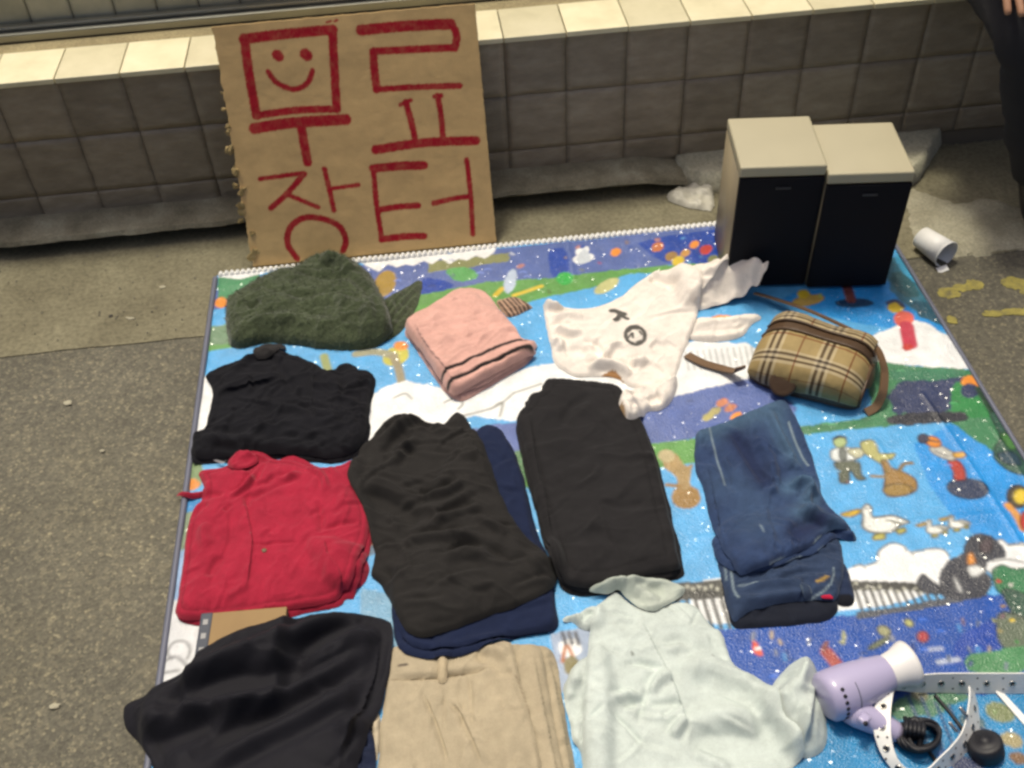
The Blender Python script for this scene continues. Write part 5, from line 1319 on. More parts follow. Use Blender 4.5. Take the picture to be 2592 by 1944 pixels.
strokes = [([(1050, 168), (1240, 145), (1432, 128)], 36), ([(1432, 128), (1440, 300), (1450, 470)], 32), ([(1450, 470), (1280, 475), (1105, 497)], 27), ([(1052, 165), (1075, 330), (1105, 497)], 34),
           ([(1192, 236), (1202, 244)], 36), ([(1313, 232), (1323, 240)], 38), ([(1155, 310), (1195, 358), (1265, 384), (1322, 360), (1345, 305)], 20),
           ([(1095, 553), (1250, 530), (1490, 515)], 40), ([(1298, 545), (1312, 630), (1325, 698)], 34),
           ([(1120, 770), (1310, 745)], 17), ([(1310, 748), (1240, 830), (1168, 895)], 22), ([(1240, 838), (1370, 893)], 18), ([(1397, 728), (1420, 820), (1438, 905)], 20), ([(1425, 812), (1545, 796)], 16),
           ([(1280, 1112), (1240, 1050), (1250, 980), (1310, 938), (1390, 942), (1462, 975), (1490, 1035), (1478, 1078)], 24),
           ([(1555, 130), (1750, 112), (1940, 104)], 38), ([(1945, 104), (1966, 150), (1960, 205)], 28), ([(1955, 205), (1800, 212), (1605, 222)], 27), ([(1608, 222), (1612, 300), (1622, 385)], 30), ([(1620, 386), (1800, 375), (1980, 369)], 22),
           ([(1725, 452), (1768, 432)], 16), ([(1748, 440), (1770, 520), (1788, 600)], 24), ([(1872, 416), (1900, 412)], 18), ([(1885, 412), (1900, 500), (1908, 595)], 22), ([(1618, 645), (1820, 615), (2050, 605)], 34),
           ([(1608, 726), (1720, 715), (1825, 712)], 33), ([(1608, 730), (1622, 880), (1645, 1030)], 21), ([(1640, 902), (1720, 890), (1800, 885)], 24), ([(1645, 1030), (1740, 1018), (1825, 1016)], 27),
           ([(2010, 688), (2028, 850), (2036, 1008)], 20), ([(1868, 875), (1950, 855), (2022, 845)], 20), ([(1405, 96), (1425, 90)], 7), ([(1440, 92), (1452, 86)], 8)]
redmask = np.zeros(len(UV))
for pts_, wpx in strokes:
    L = smooth_line(zq(pts_), 6)
    wd = wpx / 2 * 0.00060
    dd = seg_dist(UV, L)[0] + 0.0016 * fbm(UV[:, 0] * 170, UV[:, 1] * 170, 73, 2)
    redmask = np.maximum(redmask, np.clip((wd - dd) / 0.0022 + 0.5, 0, 1))
redmask *= np.clip(0.97 + 0.16 * fbm(UV[:, 0] * 60, UV[:, 1] * 60, 75) + 0.12 * perlin(UV[:, 0] * 400, UV[:, 1] * 90, 76), 0, 1)
SC = SC * (1 - redmask[:, None]) + np.array((0.36, 0.010, 0.022)) * redmask[:, None]
sgn_t = empty('cardboard_sign', (-0.156, 1.988, 0.004), 'cardboard sign with red hand painted Korean letters and a smiley, leaning on the wall', 'sign')
def board_pt(u, v, off):
    bow = 0.0018 * float(perlin(np.array([u * 7.0 + 3]), np.array([v * 9.0 + 2]), 88)[0]) + 0.006 * math.sin(math.pi * (u - SU0) / (SU1 - SU0)) * (v / SV1)
    return SB + np.array([u, 0, 0]) + up_s * v + n_s * (off - bow)
V, Fc = [], []
nu, nv = len(sx), len(sv)
l_j = 0.004 * fbm(sv * 55, sv * 0 + 2.2, 81, 4) + 0.003 * np.abs(perlin(sv * 120, sv * 0 + .7, 82)) * (sv < 0.36)
r_j = 0.0016 * fbm(sv * 90, sv * 0 + 6.2, 83, 3)
t_j = 0.002 * fbm(sx * 40, sx * 0 + 1.2, 84, 3)
for j in range(nv):
    for i in range(nu):
        u, v = sx[i], sv[j]
        w0 = max(0, 1 - i / 6); w1 = max(0, 1 - (nu - 1 - i) / 6); wt = max(0, 1 - (nv - 1 - j) / 6)
        V.append(board_pt(u + l_j[j] * w0 + r_j[j] * w1, v + t_j[i] * wt, 0.0025))
for j in range(nv - 1):
    for i in range(nu - 1):
        a = j * nu + i
        Fc.append((a, a + 1, a + nu + 1, a + nu))
ring = list(range(nu)) + [j * nu + nu - 1 for j in range(1, nv)] + [(nv - 1) * nu + i for i in range(nu - 2, -1, -1)] + [j * nu for j in range(nv - 2, 0, -1)]
k0 = len(V)
V += [V[r_] - n_s * 0.005 for r_ in ring]
m_ = len(ring)
for i in range(m_):
    Fc.append((ring[i], k0 + i, k0 + (i + 1) % m_, ring[(i + 1) % m_]))
Fc.append(tuple(range(k0 + m_ - 1, k0 - 1, -1)))
SCc = np.vstack([SC, np.tile(np.array((0.42, 0.30, 0.14)), (m_, 1))])
child(mesh_obj('board', V, Fc, M_card, col=np.clip(SCc, 0, 1)), sgn_t)
# torn tufts of corrugated filling down the left edge
for k, (zx, zy, r_) in enumerate([(985, 545, 11), (992, 570, 12), (995, 645, 17), (1020, 738, 18), (1018, 800, 11), (1048, 828, 17), (1045, 890, 20), (1052, 915, 17), (1042, 950, 12), (1095, 1010, 13), (1105, 1085, 20), (1090, 1110, 16), (968, 470, 7), (960, 400, 6)]):
    u, v = zq([(zx, zy)])[0]
    bm = bmesh.new()
    bmesh.ops.create_icosphere(bm, subdivisions=2, radius=r_ * 0.00070)
    for vv in bm.verts:
        f_ = 1 + 0.45 * random.uniform(-1, 1)
        vv.co = Vector((vv.co.x * f_, vv.co.y * 0.35 * f_, vv.co.z * f_ * 0.75))
    o = bm_obj('torn_tuft', bm, M_card_edge)
    o.location = board_pt(u - 0.002, max(v, 0.008), 0.001)
    o.rotation_euler = (random.uniform(-.4, .4), random.uniform(0, 3), random.uniform(-.4, .4))
    child(o, sgn_t)

# ------------------------------------------------------------------ two loudspeakers
def speaker(fl, fr, depth, h, lean, label):
    """fl, fr: front bottom corners on the mat"""
    fl, fr = Vector((*fl, 0.010)), Vector((*fr, 0.010))
    dx = (fr - fl); w = dx.length; dx.normalize()
    back = Vector((0, 0, 1)).cross(dx).normalized()
    t = empty('loudspeaker', tuple((fl + fr) / 2), label, 'loudspeaker', None)
    t.rotation_euler = (0, 0, math.atan2(dx.y, dx.x))
    bm = bmesh.new()                                     # the cabinet, leaning a little to the front
    bmesh.ops.create_cube(bm, size=1)
    for v in bm.verts:
        v.co = Vector((v.co.x * (w - 0.004), (v.co.y + 0.5) * depth, (v.co.z + 0.5) * (h - 0.020)))
        v.co.y += lean * v.co.z
    bmesh.ops.bevel(bm, geom=bm.edges[:], offset=0.003, segments=2, affect='EDGES')
    bm_obj('cabinet', bm, M_cream_shade, t, True)
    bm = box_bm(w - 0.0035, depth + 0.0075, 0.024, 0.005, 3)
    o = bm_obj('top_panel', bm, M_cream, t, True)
    o.location = (0, depth / 2 - 0.002 + lean * h, h - 0.010)
    bm = box_bm(w - 0.006, 0.012, h - 0.030, 0.002)
    o = bm_obj('grille', bm, M_grille, t, True); o.location = (0, -0.003 + lean * (h / 2 - .01), (h - 0.030) / 2 + 0.006)
    o.rotation_euler = (-math.atan(lean), 0, 0)
    e = bm_obj('badge', box_bm(0.030, 0.0024, 0.005, 0.001), M_badge, t, True); e.location = (0.004, -0.0105 + lean * (h - .05), h - 0.046); e.rotation_euler = (-math.atan(lean), 0, 0)
    return t
speaker((0.594, 1.742), (0.766, 1.722), 0.178, 0.305, -0.02, 'cream topped loudspeaker with black grille, the taller one touching the white sleeve')
speaker((0.763, 1.712), (0.934, 1.692), 0.178, 0.290, -0.02, 'cream topped loudspeaker with black grille, nearer the white paper cup')

# ------------------------------------------------------------------ checked handbag
b0, b1 = at(1612, 815, 0.012), at(1850, 890, 0.012)
ax = Vector((b1[0] - b0[0], b1[1] - b0[1], 0)); bl = ax.length + 0.004; ax.normalize()
fw = Vector((ax.y, -ax.x, 0))                            # towards the viewer
if fw.y > 0: fw = -fw
bag_o = Vector(((b0[0] + b1[0]) / 2, (b0[1] + b1[1]) / 2, 0.011)) - fw * 0.076
bag = empty('checked_handbag', tuple(bag_o), 'beige checked handbag with brown leather trim lying above the jeans', 'handbag')
def bag_sec(s, u):
    """s: 0 front foot .. 1 back foot round the section; u: -1..1 along the bag"""
    k = max(0.0, 1 - abs(u) ** 4.5) ** 0.42
    an = math.pi * s
    c_, s_ = math.cos(an), math.sin(an)
    y = 0.086 * math.copysign(abs(c_) ** 0.9, c_) * (0.62 + 0.38 * k) + 0.012 * math.sin(an * 2)
    if c_ < 0: y *= 1.0
    z = 0.080 * abs(s_) ** 0.72 * (0.34 + 0.66 * k) * (1 + 0.10 * math.sin(1.7 * u + 0.6) - 0.05 * math.cos(4 * u)) + 0.006 * math.sin(3 * u + 5 * s)
    return bag_o + ax * (u * bl / 2) + fw * y + Vector((0, 0, z))
def plaid(u, s):
    c_ = np.array((0.33, 0.245, 0.105))
    x = (u * bl / 2) % 0.098
    y = (s * 0.30 + 0.03) % 0.098
    def band(t, c0): return abs(t - c0) < 0.0032
    for t in (x, y):
        for c0 in (0.020, 0.032):
            if band(t, c0): c_ = c_ * np.array((0.30, 0.27, 0.30))
        for c0 in (0.014, 0.026, 0.038):
            if band(t, c0): c_ = c_ * 0.62 + np.array((0.60, 0.52, 0.36)) * 0.38
    if abs(x - 0.074) < 0.0014 or abs(y - 0.074) < 0.0014: c_ = c_ * np.array((0.55, 0.30, 0.25))
    return c_
def bag_part(name, s0, s1, mat, off, nu=110, nv=46, plaidc=False, u0=-1, u1=1, sag=0.0):
    V, C, Fc = [], [], []
    for j in range(nv + 1):
        for i in range(nu + 1):
            u = u0 + (u1 - u0) * i / nu; s = s0 + (s1 - s0) * j / nv
            p = bag_sec(s, u)
            e = Vector((0, 0, 0.03)) + bag_o
            nrm = (p - (bag_o + ax * (u * bl / 2 * 0.9) + Vector((0, 0, 0.03)))).normalized()
            edge = min(j, nv - j) / nv
            p = p + nrm * (off * min(1, edge * 8 + 0.15) - sag * math.sin(math.pi * j / nv) + 0.0012 * float(perlin(np.array([u * 9.0]), np.array([s * 14.0]), 91)[0]))
            V.append(p); C.append(plaid(u, s) if plaidc else (0.1, 0.06, 0.03))
    for j in range(nv):
        for i in range(nu):
            a = j * (nu + 1) + i
            Fc.append((a, a + 1, a + nu + 2, a + nu + 1))
    return child(mesh_obj(name, V, Fc, mat, col=np.array(C)), bag)
bag_part('leather_body', 0.0, 1.0, M_leather, 0.0, 60, 60)
bag_part('front_panel', 0.03, 0.50, M_plaid, 0.004, 150, 80, True, -0.985, 0.96)
bag_part('opening_trim', 0.505, 0.575, M_leather, 0.003, 80, 14, sag=0.012)
bag_part('back_panel', 0.58, 0.93, M_plaid, 0.004, 130, 50, True, -0.93, 0.90)
# piped seams of the front panel
tube('piping', [bag_sec(0.502, u) + Vector((0, 0, 0.003)) for u in np.linspace(-0.97, 0.97, 26)], 0.0034, M_leather, bag, 6)
tube('piping', [bag_sec(0.578, u) + Vector((0, 0, 0.003)) for u in np.linspace(-0.95, 0.95, 26)], 0.0030, M_leather, bag, 6)
tube('piping', [bag_sec(s, 0.965) + ax * 0.002 for s in np.linspace(0.02, 0.52, 16)], 0.0036, M_leather, bag, 6)
# end gusset
ec = bag_sec(0.30, 0.99)
lathe('end_patch', [(0, 0.030), (0.005, 0.029), (0.008, 0.020), (0.009, 0.0)], tuple(bag_o + ax * (bl / 2 - 0.004) + Vector((0, 0, 0.040)) + fw * 0.012), tuple(ax + Vector((0, 0, 0.35))), M_strapl, bag, 24, 0.72)
pc = bag_sec(0.10, -0.30) + fw * 0.004
lathe('round_patch', [(-0.004, 0.026), (0.003, 0.026), (0.005, 0.022), (0.0045, 0.018), (0.0052, 0.010), (0.0055, 0)], tuple(pc), tuple(fw + Vector((0, 0, 0.75))), M_leather, bag, 32)
def flat_strap(name, pts, wd, th, mat, parent, roll=0.0):
    P = [Vector(p) for p in pts]
    Q = []
    for i in range(len(P) - 1):
        p0, p1, p2, p3 = P[max(i - 1, 0)], P[i], P[i + 1], P[min(i + 2, len(P) - 1)]
        for k in range(8):
            t = k / 8
            Q.append(0.5 * (2 * p1 + (p2 - p0) * t + (2 * p0 - 5 * p1 + 4 * p2 - p3) * t * t + (3 * p1 - p0 - 3 * p2 + p3) * t ** 3))
    Q.append(P[-1])
    V, Fc = [], []
    for i, p in enumerate(Q):
        t = (Q[min(i + 1, len(Q) - 1)] - Q[max(i - 1, 0)]).normalized()
        s = t.cross(Vector((0, 0, 1))).normalized()
        q = s.cross(t)
        s2 = s * math.cos(roll) + q * math.sin(roll); q2 = q * math.cos(roll) - s * math.sin(roll)
        for a_, b_ in ((-.5, -.5), (.5, -.5), (.5, .5), (-.5, .5)):
            V.append(p + s2 * wd * a_ + q2 * th * b_)
        if i:
            o_ = (i - 1) * 4
            for k in range(4): Fc.append((o_ + k, o_ + (k + 1) % 4, o_ + 4 + (k + 1) % 4, o_ + 4 + k))
    Fc.append((0, 1, 2, 3)); Fc.append(tuple(len(V) - k for k in (1, 2, 3, 4)))
    o = mesh_obj(name, V, Fc, mat, smooth=False)
    return child(o, parent)
def A3(x, y, z): p = at(x, y, z); return (p[0], p[1], z)
zz6 = lambda x, y, z: A3(*z6([(x, y)])[0], z)
flat_strap('shoulder_strap', [zz6(420, 110, .025), zz6(560, 150, .028), zz6(760, 218, .035), zz6(960, 305, .045), zz6(1130, 390, .055), zz6(1230, 470, .065), zz6(1270, 560, .07), zz6(1285, 640, .06), zz6(1275, 760, .045), zz6(1230, 860, .02), zz6(1160, 905, .015)], 0.016, 0.004, M_strapl, bag, 0.5)
flat_strap('shoulder_strap', [zz6(-30, 520, .012), zz6(80, 575, .014), zz6(200, 610, .016), zz6(300, 630, .03), zz6(330, 600, .05)], 0.021, 0.003, M_strapl, bag, 0.15)

# ------------------------------------------------------------------ hair dryer
def Z3(x, y, z): return Vector(A3(*z3([(x, y)])[0], z))
d0, d1 = Z3(205, 660, 0.046), Z3(785, 425, 0.048)
dr = empty('hair_dryer', (float(d0.x), float(d0.y), 0.01), 'lilac hair dryer with white flared nozzle next to the mint shirt', 'hair dryer')
dax = (d1 - d0); dl = dax.length; dax.normalize()
lathe('barrel', [(-0.012, 0.0), (-0.012, 0.030), (-0.006, 0.0365), (0.004, 0.0380), (dl * .35, 0.0372), (dl * .7, 0.0330), (dl * 0.98, 0.0285), (dl, 0.0276), (dl, 0.0)], d0, dax, M_lilac, dr, 40)
lathe('nozzle', [(dl - .004, 0.0262), (dl + .006, 0.0267), (dl + 0.020, 0.0290), (dl + 0.033, 0.0340), (dl + 0.040, 0.0362), (dl + 0.040, 0.0340), (dl + .02, 0.0255), (dl, 0.022)], d0, dax, M_nozzle, dr, 40)
sdv = dax.cross(Vector((0, 0, 1))).normalized()          # towards the viewer
for k in range(7):
    an = math.radians(-20 + k * 15)
    p_ = d0 + dax * 0.006 + (sdv * math.cos(an) + Vector((0, 0, 1)) * math.sin(an)) * 0.0378
    lathe('vent_hole', [(-0.001, 0.0030), (0.0008, 0.0030), (0.0009, 0.0)], p_, sdv * math.cos(an) + Vector((0, 0, 1)) * math.sin(an), M_dark, dr, 10)
sl = d0 + dax * (dl * 0.30)
tube('seam_line', [sl + (sdv * math.cos(a_) + Vector((0, 0, 1)) * math.sin(a_)) * 0.0374 for a_ in np.linspace(0.2, 1.3, 8)], 0.0008, M_bind, dr, 5)
h0, h1 = Z3(420, 800, 0.034), Z3(930, 1060, 0.020)
hax = (h1 - h0); hl = hax.length; hax.normalize()
lathe('handle', [(-0.004, 0.0), (-0.004, 0.020), (0.012, 0.0215), (hl * .5, 0.0185), (hl * .9, 0.0165), (hl, 0.012), (hl + .002, 0)], h0, hax, M_lilac, dr, 28)
sw = Z3(560, 900, 0.056)
o = bm_obj('switch', box_bm(0.018, 0.014, 0.010, 0.003), M_lilac, None, True); o.location = sw; o.rotation_euler = (0, .2, .6); child(o, dr)
lathe('switch_hole', [(0, 0.0036), (0.0007, 0.0036), (0.0008, 0)], Z3(575, 945, 0.0605), (0, -.5, 1), M_dark, dr, 12)
# bundled cord and plug
for k in range(7):
    cx_, cy_ = 1090 + 16 * k, 1060 + 12 * (k % 3)
    lp = []
    for a_ in np.linspace(0, 2 * np.pi, 11)[:-1]:
        lp.append(Z3(cx_ + (230 - 14 * k) * math.cos(a_) - 60 * math.sin(a_), cy_ + (120 + 12 * (k % 4)) * math.sin(a_) + 40 * math.cos(a_), 0.016 + 0.003 * k + 0.004 * math.sin(2 * a_ + k)))
    tube('power_cord', lp, 0.0032, M_black, dr, 7, True, True)
tube('power_cord', [Z3(930, 1060, .02), Z3(1000, 1000, .03), Z3(1080, 900, .036), Z3(1150, 1000, .034), Z3(1130, 1180, .02)], 0.0045, M_black, dr, 8)
for k in range(5):
    x_ = 985 + 44 * k
    tube('cord_tie', [Z3(x_, 890 + 10 * k, .018), Z3(x_ + 12, 930 + 6 * k, .040), Z3(x_ + 10, 1010 + 8 * k, .044), Z3(x_ - 6, 1100, .02)], 0.0038, M_black, dr, 7)
tube('power_cord', [Z3(1290, 650, .012), Z3(1420, 800, .011), Z3(1560, 980, .011), Z3(1640, 1080, .014), Z3(1720, 1130, .02)], 0.0028, M_black, dr, 7)
tube('power_cord', [Z3(1180, 1170, .012), Z3(1250, 1260, .011), Z3(1330, 1380, .011), Z3(1400, 1500, .011)], 0.0028, M_black, dr, 7)
pp = Z3(1810, 1160, 0.026)
lathe('plug', [(-0.020, 0), (-0.020, 0.022), (-0.017, 0.0245), (0.004, 0.0245), (0.0065, 0.0225), (0.0075, 0.018), (0.0078, 0.008), (0.012, 0.007), (0.012, 0.0)], pp, (-0.25, 0.35, 0.9), M_black, dr, 32)
for s_ in (-1, 1):
    p_ = pp + Vector((-0.030 + 0.012 * s_, 0.024 + 0.01 * s_, 0.022))
    lathe('plug_pin', [(0, 0.0026), (0.016, 0.0026), (0.018, 0.0)], p_, (-0.45, 0.55, 0.5), M_steel, dr, 10)
# ------------------------------------------------------------------ white eyelet belt
st_ = [((2500, 425), (2500, 630), .046, .010), ((2000, 424), (2000, 632), .046, .010), ((1500, 424), (1500, 625), .046, .010), ((1250, 432), (1250, 620), .046, .012), ((1080, 458), (1090, 618), .047, .016), ((960, 500), (985, 606), .048, .024), ((880, 560), (905, 600), .050, .036),
       ((800, 606), (868, 606), .051, .046), ((725, 668), (852, 690), .048, .048), ((668, 780), (838, 800), .042, .046), ((655, 930), (834, 950), .036, .042), ((672, 1080), (842, 1075), .030, .038), ((730, 1240), (870, 1215), .022, .032), ((815, 1370), (920, 1330), .016, .028), ((930, 1480), (1010, 1420), .012, .026), ((1080, 1530), (1120, 1450), .010, .028), ((1260, 1510), (1235, 1400), .008, .032), ((1410, 1425), (1340, 1295), .008, .036), ((1565, 1295), (1450, 1190), .008, .040), ((1690, 1160), (1560, 1050), .008, .042), ((1745, 1010), (1615, 900), .008, .044), ((1745, 870), (1640, 750), .008, .046), ((1730, 745), (1650, 640), .008, .046), ((1700, 640), (1645, 560), .008, .046)]
belt = empty('white_belt', tuple(Z3(1250, 900, 0.01)), 'white belt with metal eyelets coiled around the hair dryer cord', 'belt')
e1 = [Z3(a_[0], a_[1], h_) for a_, b_, h_, h2 in st_]; e2 = [Z3(b_[0], b_[1], h2) for a_, b_, h_, h2 in st_]
def densify(E, n=6):
    Q = []
    for i in range(len(E) - 1):
        p0, p1, p2, p3 = E[max(i - 1, 0)], E[i], E[i + 1], E[min(i + 2, len(E) - 1)]
        for k in range(n):
            t = k / n
            Q.append(0.5 * (2 * p1 + (p2 - p0) * t + (2 * p0 - 5 * p1 + 4 * p2 - p3) * t * t + (3 * p1 - p0 - 3 * p2 + p3) * t ** 3))
    Q.append(E[-1])
    return Q
E1, E2 = densify(e1), densify(e2)
def ribbon(name, E1, E2, th, mat, parent):
    V, Fc = [], []
    n = len(E1)
    for i in range(n):
        t = (E1[min(i + 1, n - 1)] + E2[min(i + 1, n - 1)] - E1[max(i - 1, 0)] - E2[max(i - 1, 0)]).normalized()
        w_ = (E2[i] - E1[i]).normalized()
        nn = t.cross(w_).normalized() * th / 2
        V += [E1[i] + nn, E2[i] + nn, E2[i] - nn, E1[i] - nn]
        if i:
            o_ = (i - 1) * 4
            for k in range(4): Fc.append((o_ + k, o_ + 4 + k, o_ + 4 + (k + 1) % 4, o_ + (k + 1) % 4))
    Fc.append((0, 1, 2, 3)); Fc.append((n * 4 - 1, n * 4 - 2, n * 4 - 3, n * 4 - 4))
    o = mesh_obj(name, V, Fc, mat, smooth=False)
    bm = bmesh.new(); bm.from_mesh(o.data); bmesh.ops.recalc_face_normals(bm, faces=bm.faces[:]); bm.to_mesh(o.data); bm.free()
    return child(o, parent)
ribbon('strap', E1, E2, 0.0022, M_belt, belt)
f1, f2 = densify([Z3(1900, 600, .014), Z3(2020, 740, .012), Z3(2160, 900, .012), Z3(2320, 1080, .012)]), densify([Z3(2010, 640, .014), Z3(2100, 740, .012), Z3(2230, 880, .012), Z3(2400, 1050, .012)])
ribbon('strap', f1, f2, 0.0022, M_belt, belt)
acc, last, idx_ = 0.0, None, 0
for i in range(2, len(E1) - 2):
    c_ = (E1[i] + E2[i]) / 2
    if last is not None: acc += (c_ - last).length
    last = c_
    if acc > 0.0285:
        acc = 0
        idx_ += 1
        t = ((E1[i + 1] + E2[i + 1]) - (E1[i - 1] + E2[i - 1])).normalized(); w_ = (E2[i] - E1[i]); nn = t.cross(w_.normalized()).normalized()
        for sg in (1, -1):
            lathe('eyelet', [(0.0008, 0.0030), (0.0022, 0.0036), (0.0024, 0.0048), (0.0008, 0.0054)], c_ , nn * sg, M_steel, belt, 14)
            lathe('eyelet_hole', [(0.0013, 0.0034), (0.0014, 0.0)], c_, nn * sg, M_dark, belt, 12)
            for a_ in (-0.27, 0.27):
                lathe('punched_hole', [(0.0012, 0.0017), (0.0013, 0.0)], c_ + w_ * a_ + t * 0.0135, nn * sg, M_dark, belt, 8)

# ------------------------------------------------------------------ paper cup
c0 = Vector(at(2012, 527, 0.027)); c1 = Vector(at(2052, 552, 0.030)); cax = (c1 - c0); cax.z = 0.0; cax.normalize()
cup = empty('paper_cup', (float(c0.x), float(c0.y), 0.004), 'white paper cup lying on its side on the concrete by the mat', 'cup')
c0 = c0 - cax * 0.030
lathe('cup_wall', [(0.003, 0.0), (0.003, 0.0225), (0.0, 0.0235), (0.0, 0.0245), (0.040, 0.0275), (0.074, 0.0300), (0.074, 0.0290), (0.040, 0.0265), (0.006, 0.0230), (0.006, 0.0)], c0, cax, M_paper, cup, 36)
rim = [c0 + cax * 0.074 + (Vector((cax.y, -cax.x, 0)) * math.cos(a_) + Vector((0, 0, 1)) * math.sin(a_)) * 0.0302 for a_ in np.linspace(0, 2 * math.pi, 25)[:-1]]
tube('cup_rim', rim, 0.0018, M_paper, cup, 6, False, True)
q0 = c0 + cax * 0.078 + Vector((0, 0, -0.012))
bm = box_bm(0.024, 0.014, 0.0014, 0.0005)
o = bm_obj('torn_flap', bm, M_paper); o.location = q0 + Vector((-0.012, -0.016, -0.012)); o.rotation_euler = (0.35, -0.2, math.atan2(cax.y, cax.x) + 1.3); child(o, cup)

# crumpled plastic beside the ledge
def crumple(name, pts, h, mat, label, cat, seed):
    A = w2(pts, 0.0)
    o = lump(name, [tuple(a_) for a_ in A], 0.004, lambda P: h * (0.55 + 0.5 * fbm(P[:, 0] * 16, P[:, 1] * 16, seed) + 0.5 * (1 - np.abs(np.clip(fbm(P[:, 0] * 26, P[:, 1] * 26, seed + 3) * 2, -1, 1))) ** 2), 0.005, mat, None, 0.004, seed, None, 0.02)
    return tag(o, label, cat)
crumple('plastic_bag', [(1435, 432), (1452, 416), (1490, 404), (1540, 400), (1545, 460), (1500, 455), (1470, 448)], 0.020, M_paper_d, 'crumpled pale plastic bag on the ground left of the loudspeakers', 'plastic bag', 301)

# ------------------------------------------------------------------ litter and loose grit
for (px, py, rx, ry, m_, lab, nm, cat) in [(148, 872, 11, 7, M_leaf, 'pale torn paper scrap on the bare asphalt left of the black top', 'paper_scrap', 'litter'), (283, 690, 15, 4, M_leaf, 'long pale sliver on the concrete strip next to a dark pebble', 'paper_scrap', 'litter'), (240, 685, 6, 5, M_stone, 'dark pebble on the concrete strip next to a pale sliver', 'pebble', 'stone'), (352, 622, 9, 5, M_leaf, 'yellowish scrap on the concrete strip left of the cardboard sign', 'paper_scrap', 'litter'), (222, 976, 6, 4, M_leaf, 'tiny pale scrap on the asphalt below the torn paper scrap', 'paper_scrap', 'litter'), (120, 1527, 10, 5, M_leaf, 'small pale scrap on the asphalt left of the black skirt', 'paper_scrap', 'litter'), (452, 780, 8, 4, M_leaf, 'tiny white scrap at the mat edge by the black top', 'paper_scrap', 'litter')]:
    c_ = at(px, py)
    bm = bmesh.new()
    bmesh.ops.create_icosphere(bm, subdivisions=2, radius=1)
    for v in bm.verts:
        f_ = 1 + 0.3 * random.uniform(-1, 1)
        v.co = Vector((v.co.x * rx * 0.0008 * f_, v.co.y * ry * 0.0009 * f_, v.co.z * 0.0016 * f_))
    o = bm_obj(nm, bm, m_)
    o.location = (c_[0], c_[1], 0.0035); o.rotation_euler = (0, 0, random.uniform(-.4, .6))
    tag(o, lab, cat)
V, Fc = [], []
for k in range(2600):
    x, y = random.uniform(-1.6, MX0 - 0.02), random.uniform(0.4, 2.1)
    if random.random() < 0.25: x, y = random.uniform(MX1 + 0.02, 1.9), random.uniform(1.0, 2.1)
    r_ = 0.0011 + 0.0022 * random.random() ** 2.5
    z = 0.004 if y > 1.77 else 0.0
    b = len(V)
    a0 = random.uniform(0, 6)
    for q_ in range(5):
        a_ = a0 + q_ * 1.2566; f_ = random.uniform(.6, 1.25)
        V.append((x + r_ * math.cos(a_) * f_, y + r_ * math.sin(a_) * f_, z - 0.0003))
    V.append((x + random.uniform(-.3, .3) * r_, y + random.uniform(-.3, .3) * r_, z + r_ * random.uniform(.5, 1.0)))
    for q_ in range(5): Fc.append((b + q_, b + (q_ + 1) % 5, b + 5))
M_grit = plain('grit', (0.21, 0.195, 0.15), 0.9, var=0.45, bst=0)
tag(mesh_obj('gravel', V, Fc, M_grit, smooth=False), kind='stuff')

# ------------------------------------------------------------------ the person sitting on the wall at the right edge
per = empty('person', (1.42, 2.0, 0), 'seated person in dark trousers and boots at the right edge by the wall', 'person')
def skin(name, verts, edges, mat, parent, sub=2, root=0):
    me = bpy.data.meshes.new(name)
    me.from_pydata([v[:3] for v in verts], edges, [])
    o = bpy.data.objects.new(name, me); COLL.objects.link(o)
    md = o.modifiers.new('skin', 'SKIN'); md.use_smooth_shade = True
    for i, v in enumerate(verts):
        sv_ = me.skin_vertices[0].data[i]
        r_ = v[3] if isinstance(v[3], tuple) else (v[3], v[3])
        sv_.radius = r_; sv_.use_root = (i == root)
    sb = o.modifiers.new('sub', 'SUBSURF'); sb.levels = sub; sb.render_levels = sub
    dg = bpy.context.evaluated_depsgraph_get()
    nm = bpy.data.meshes.new_from_object(o.evaluated_get(dg))
    o.modifiers.clear(); o.data = nm; bpy.data.meshes.remove(me)
    nm.polygons.foreach_set('use_smooth', [True] * len(nm.polygons))
    nm.name = name; nm.materials.clear(); nm.materials.append(mat)
    return child(o, parent)
PX = 1.36                                                # middle of the figure
KL, KR = (1.195, 1.85, 0.485), (1.57, 1.86, 0.49)
AL, AR = (1.345, 1.885, 0.085), (1.53, 1.90, 0.085)
body = [(PX, 2.30, .50, .125), (PX, 2.29, .62, .115), (PX, 2.26, .80, .135), (PX, 2.24, .93, .10), (PX, 2.225, 1.00, .055), (PX, 2.205, 1.06, .055), (PX, 2.185, 1.13, .088), (PX, 2.18, 1.20, .090), (PX, 2.185, 1.255, .055)]
be = [(i, i + 1) for i in range(8)]
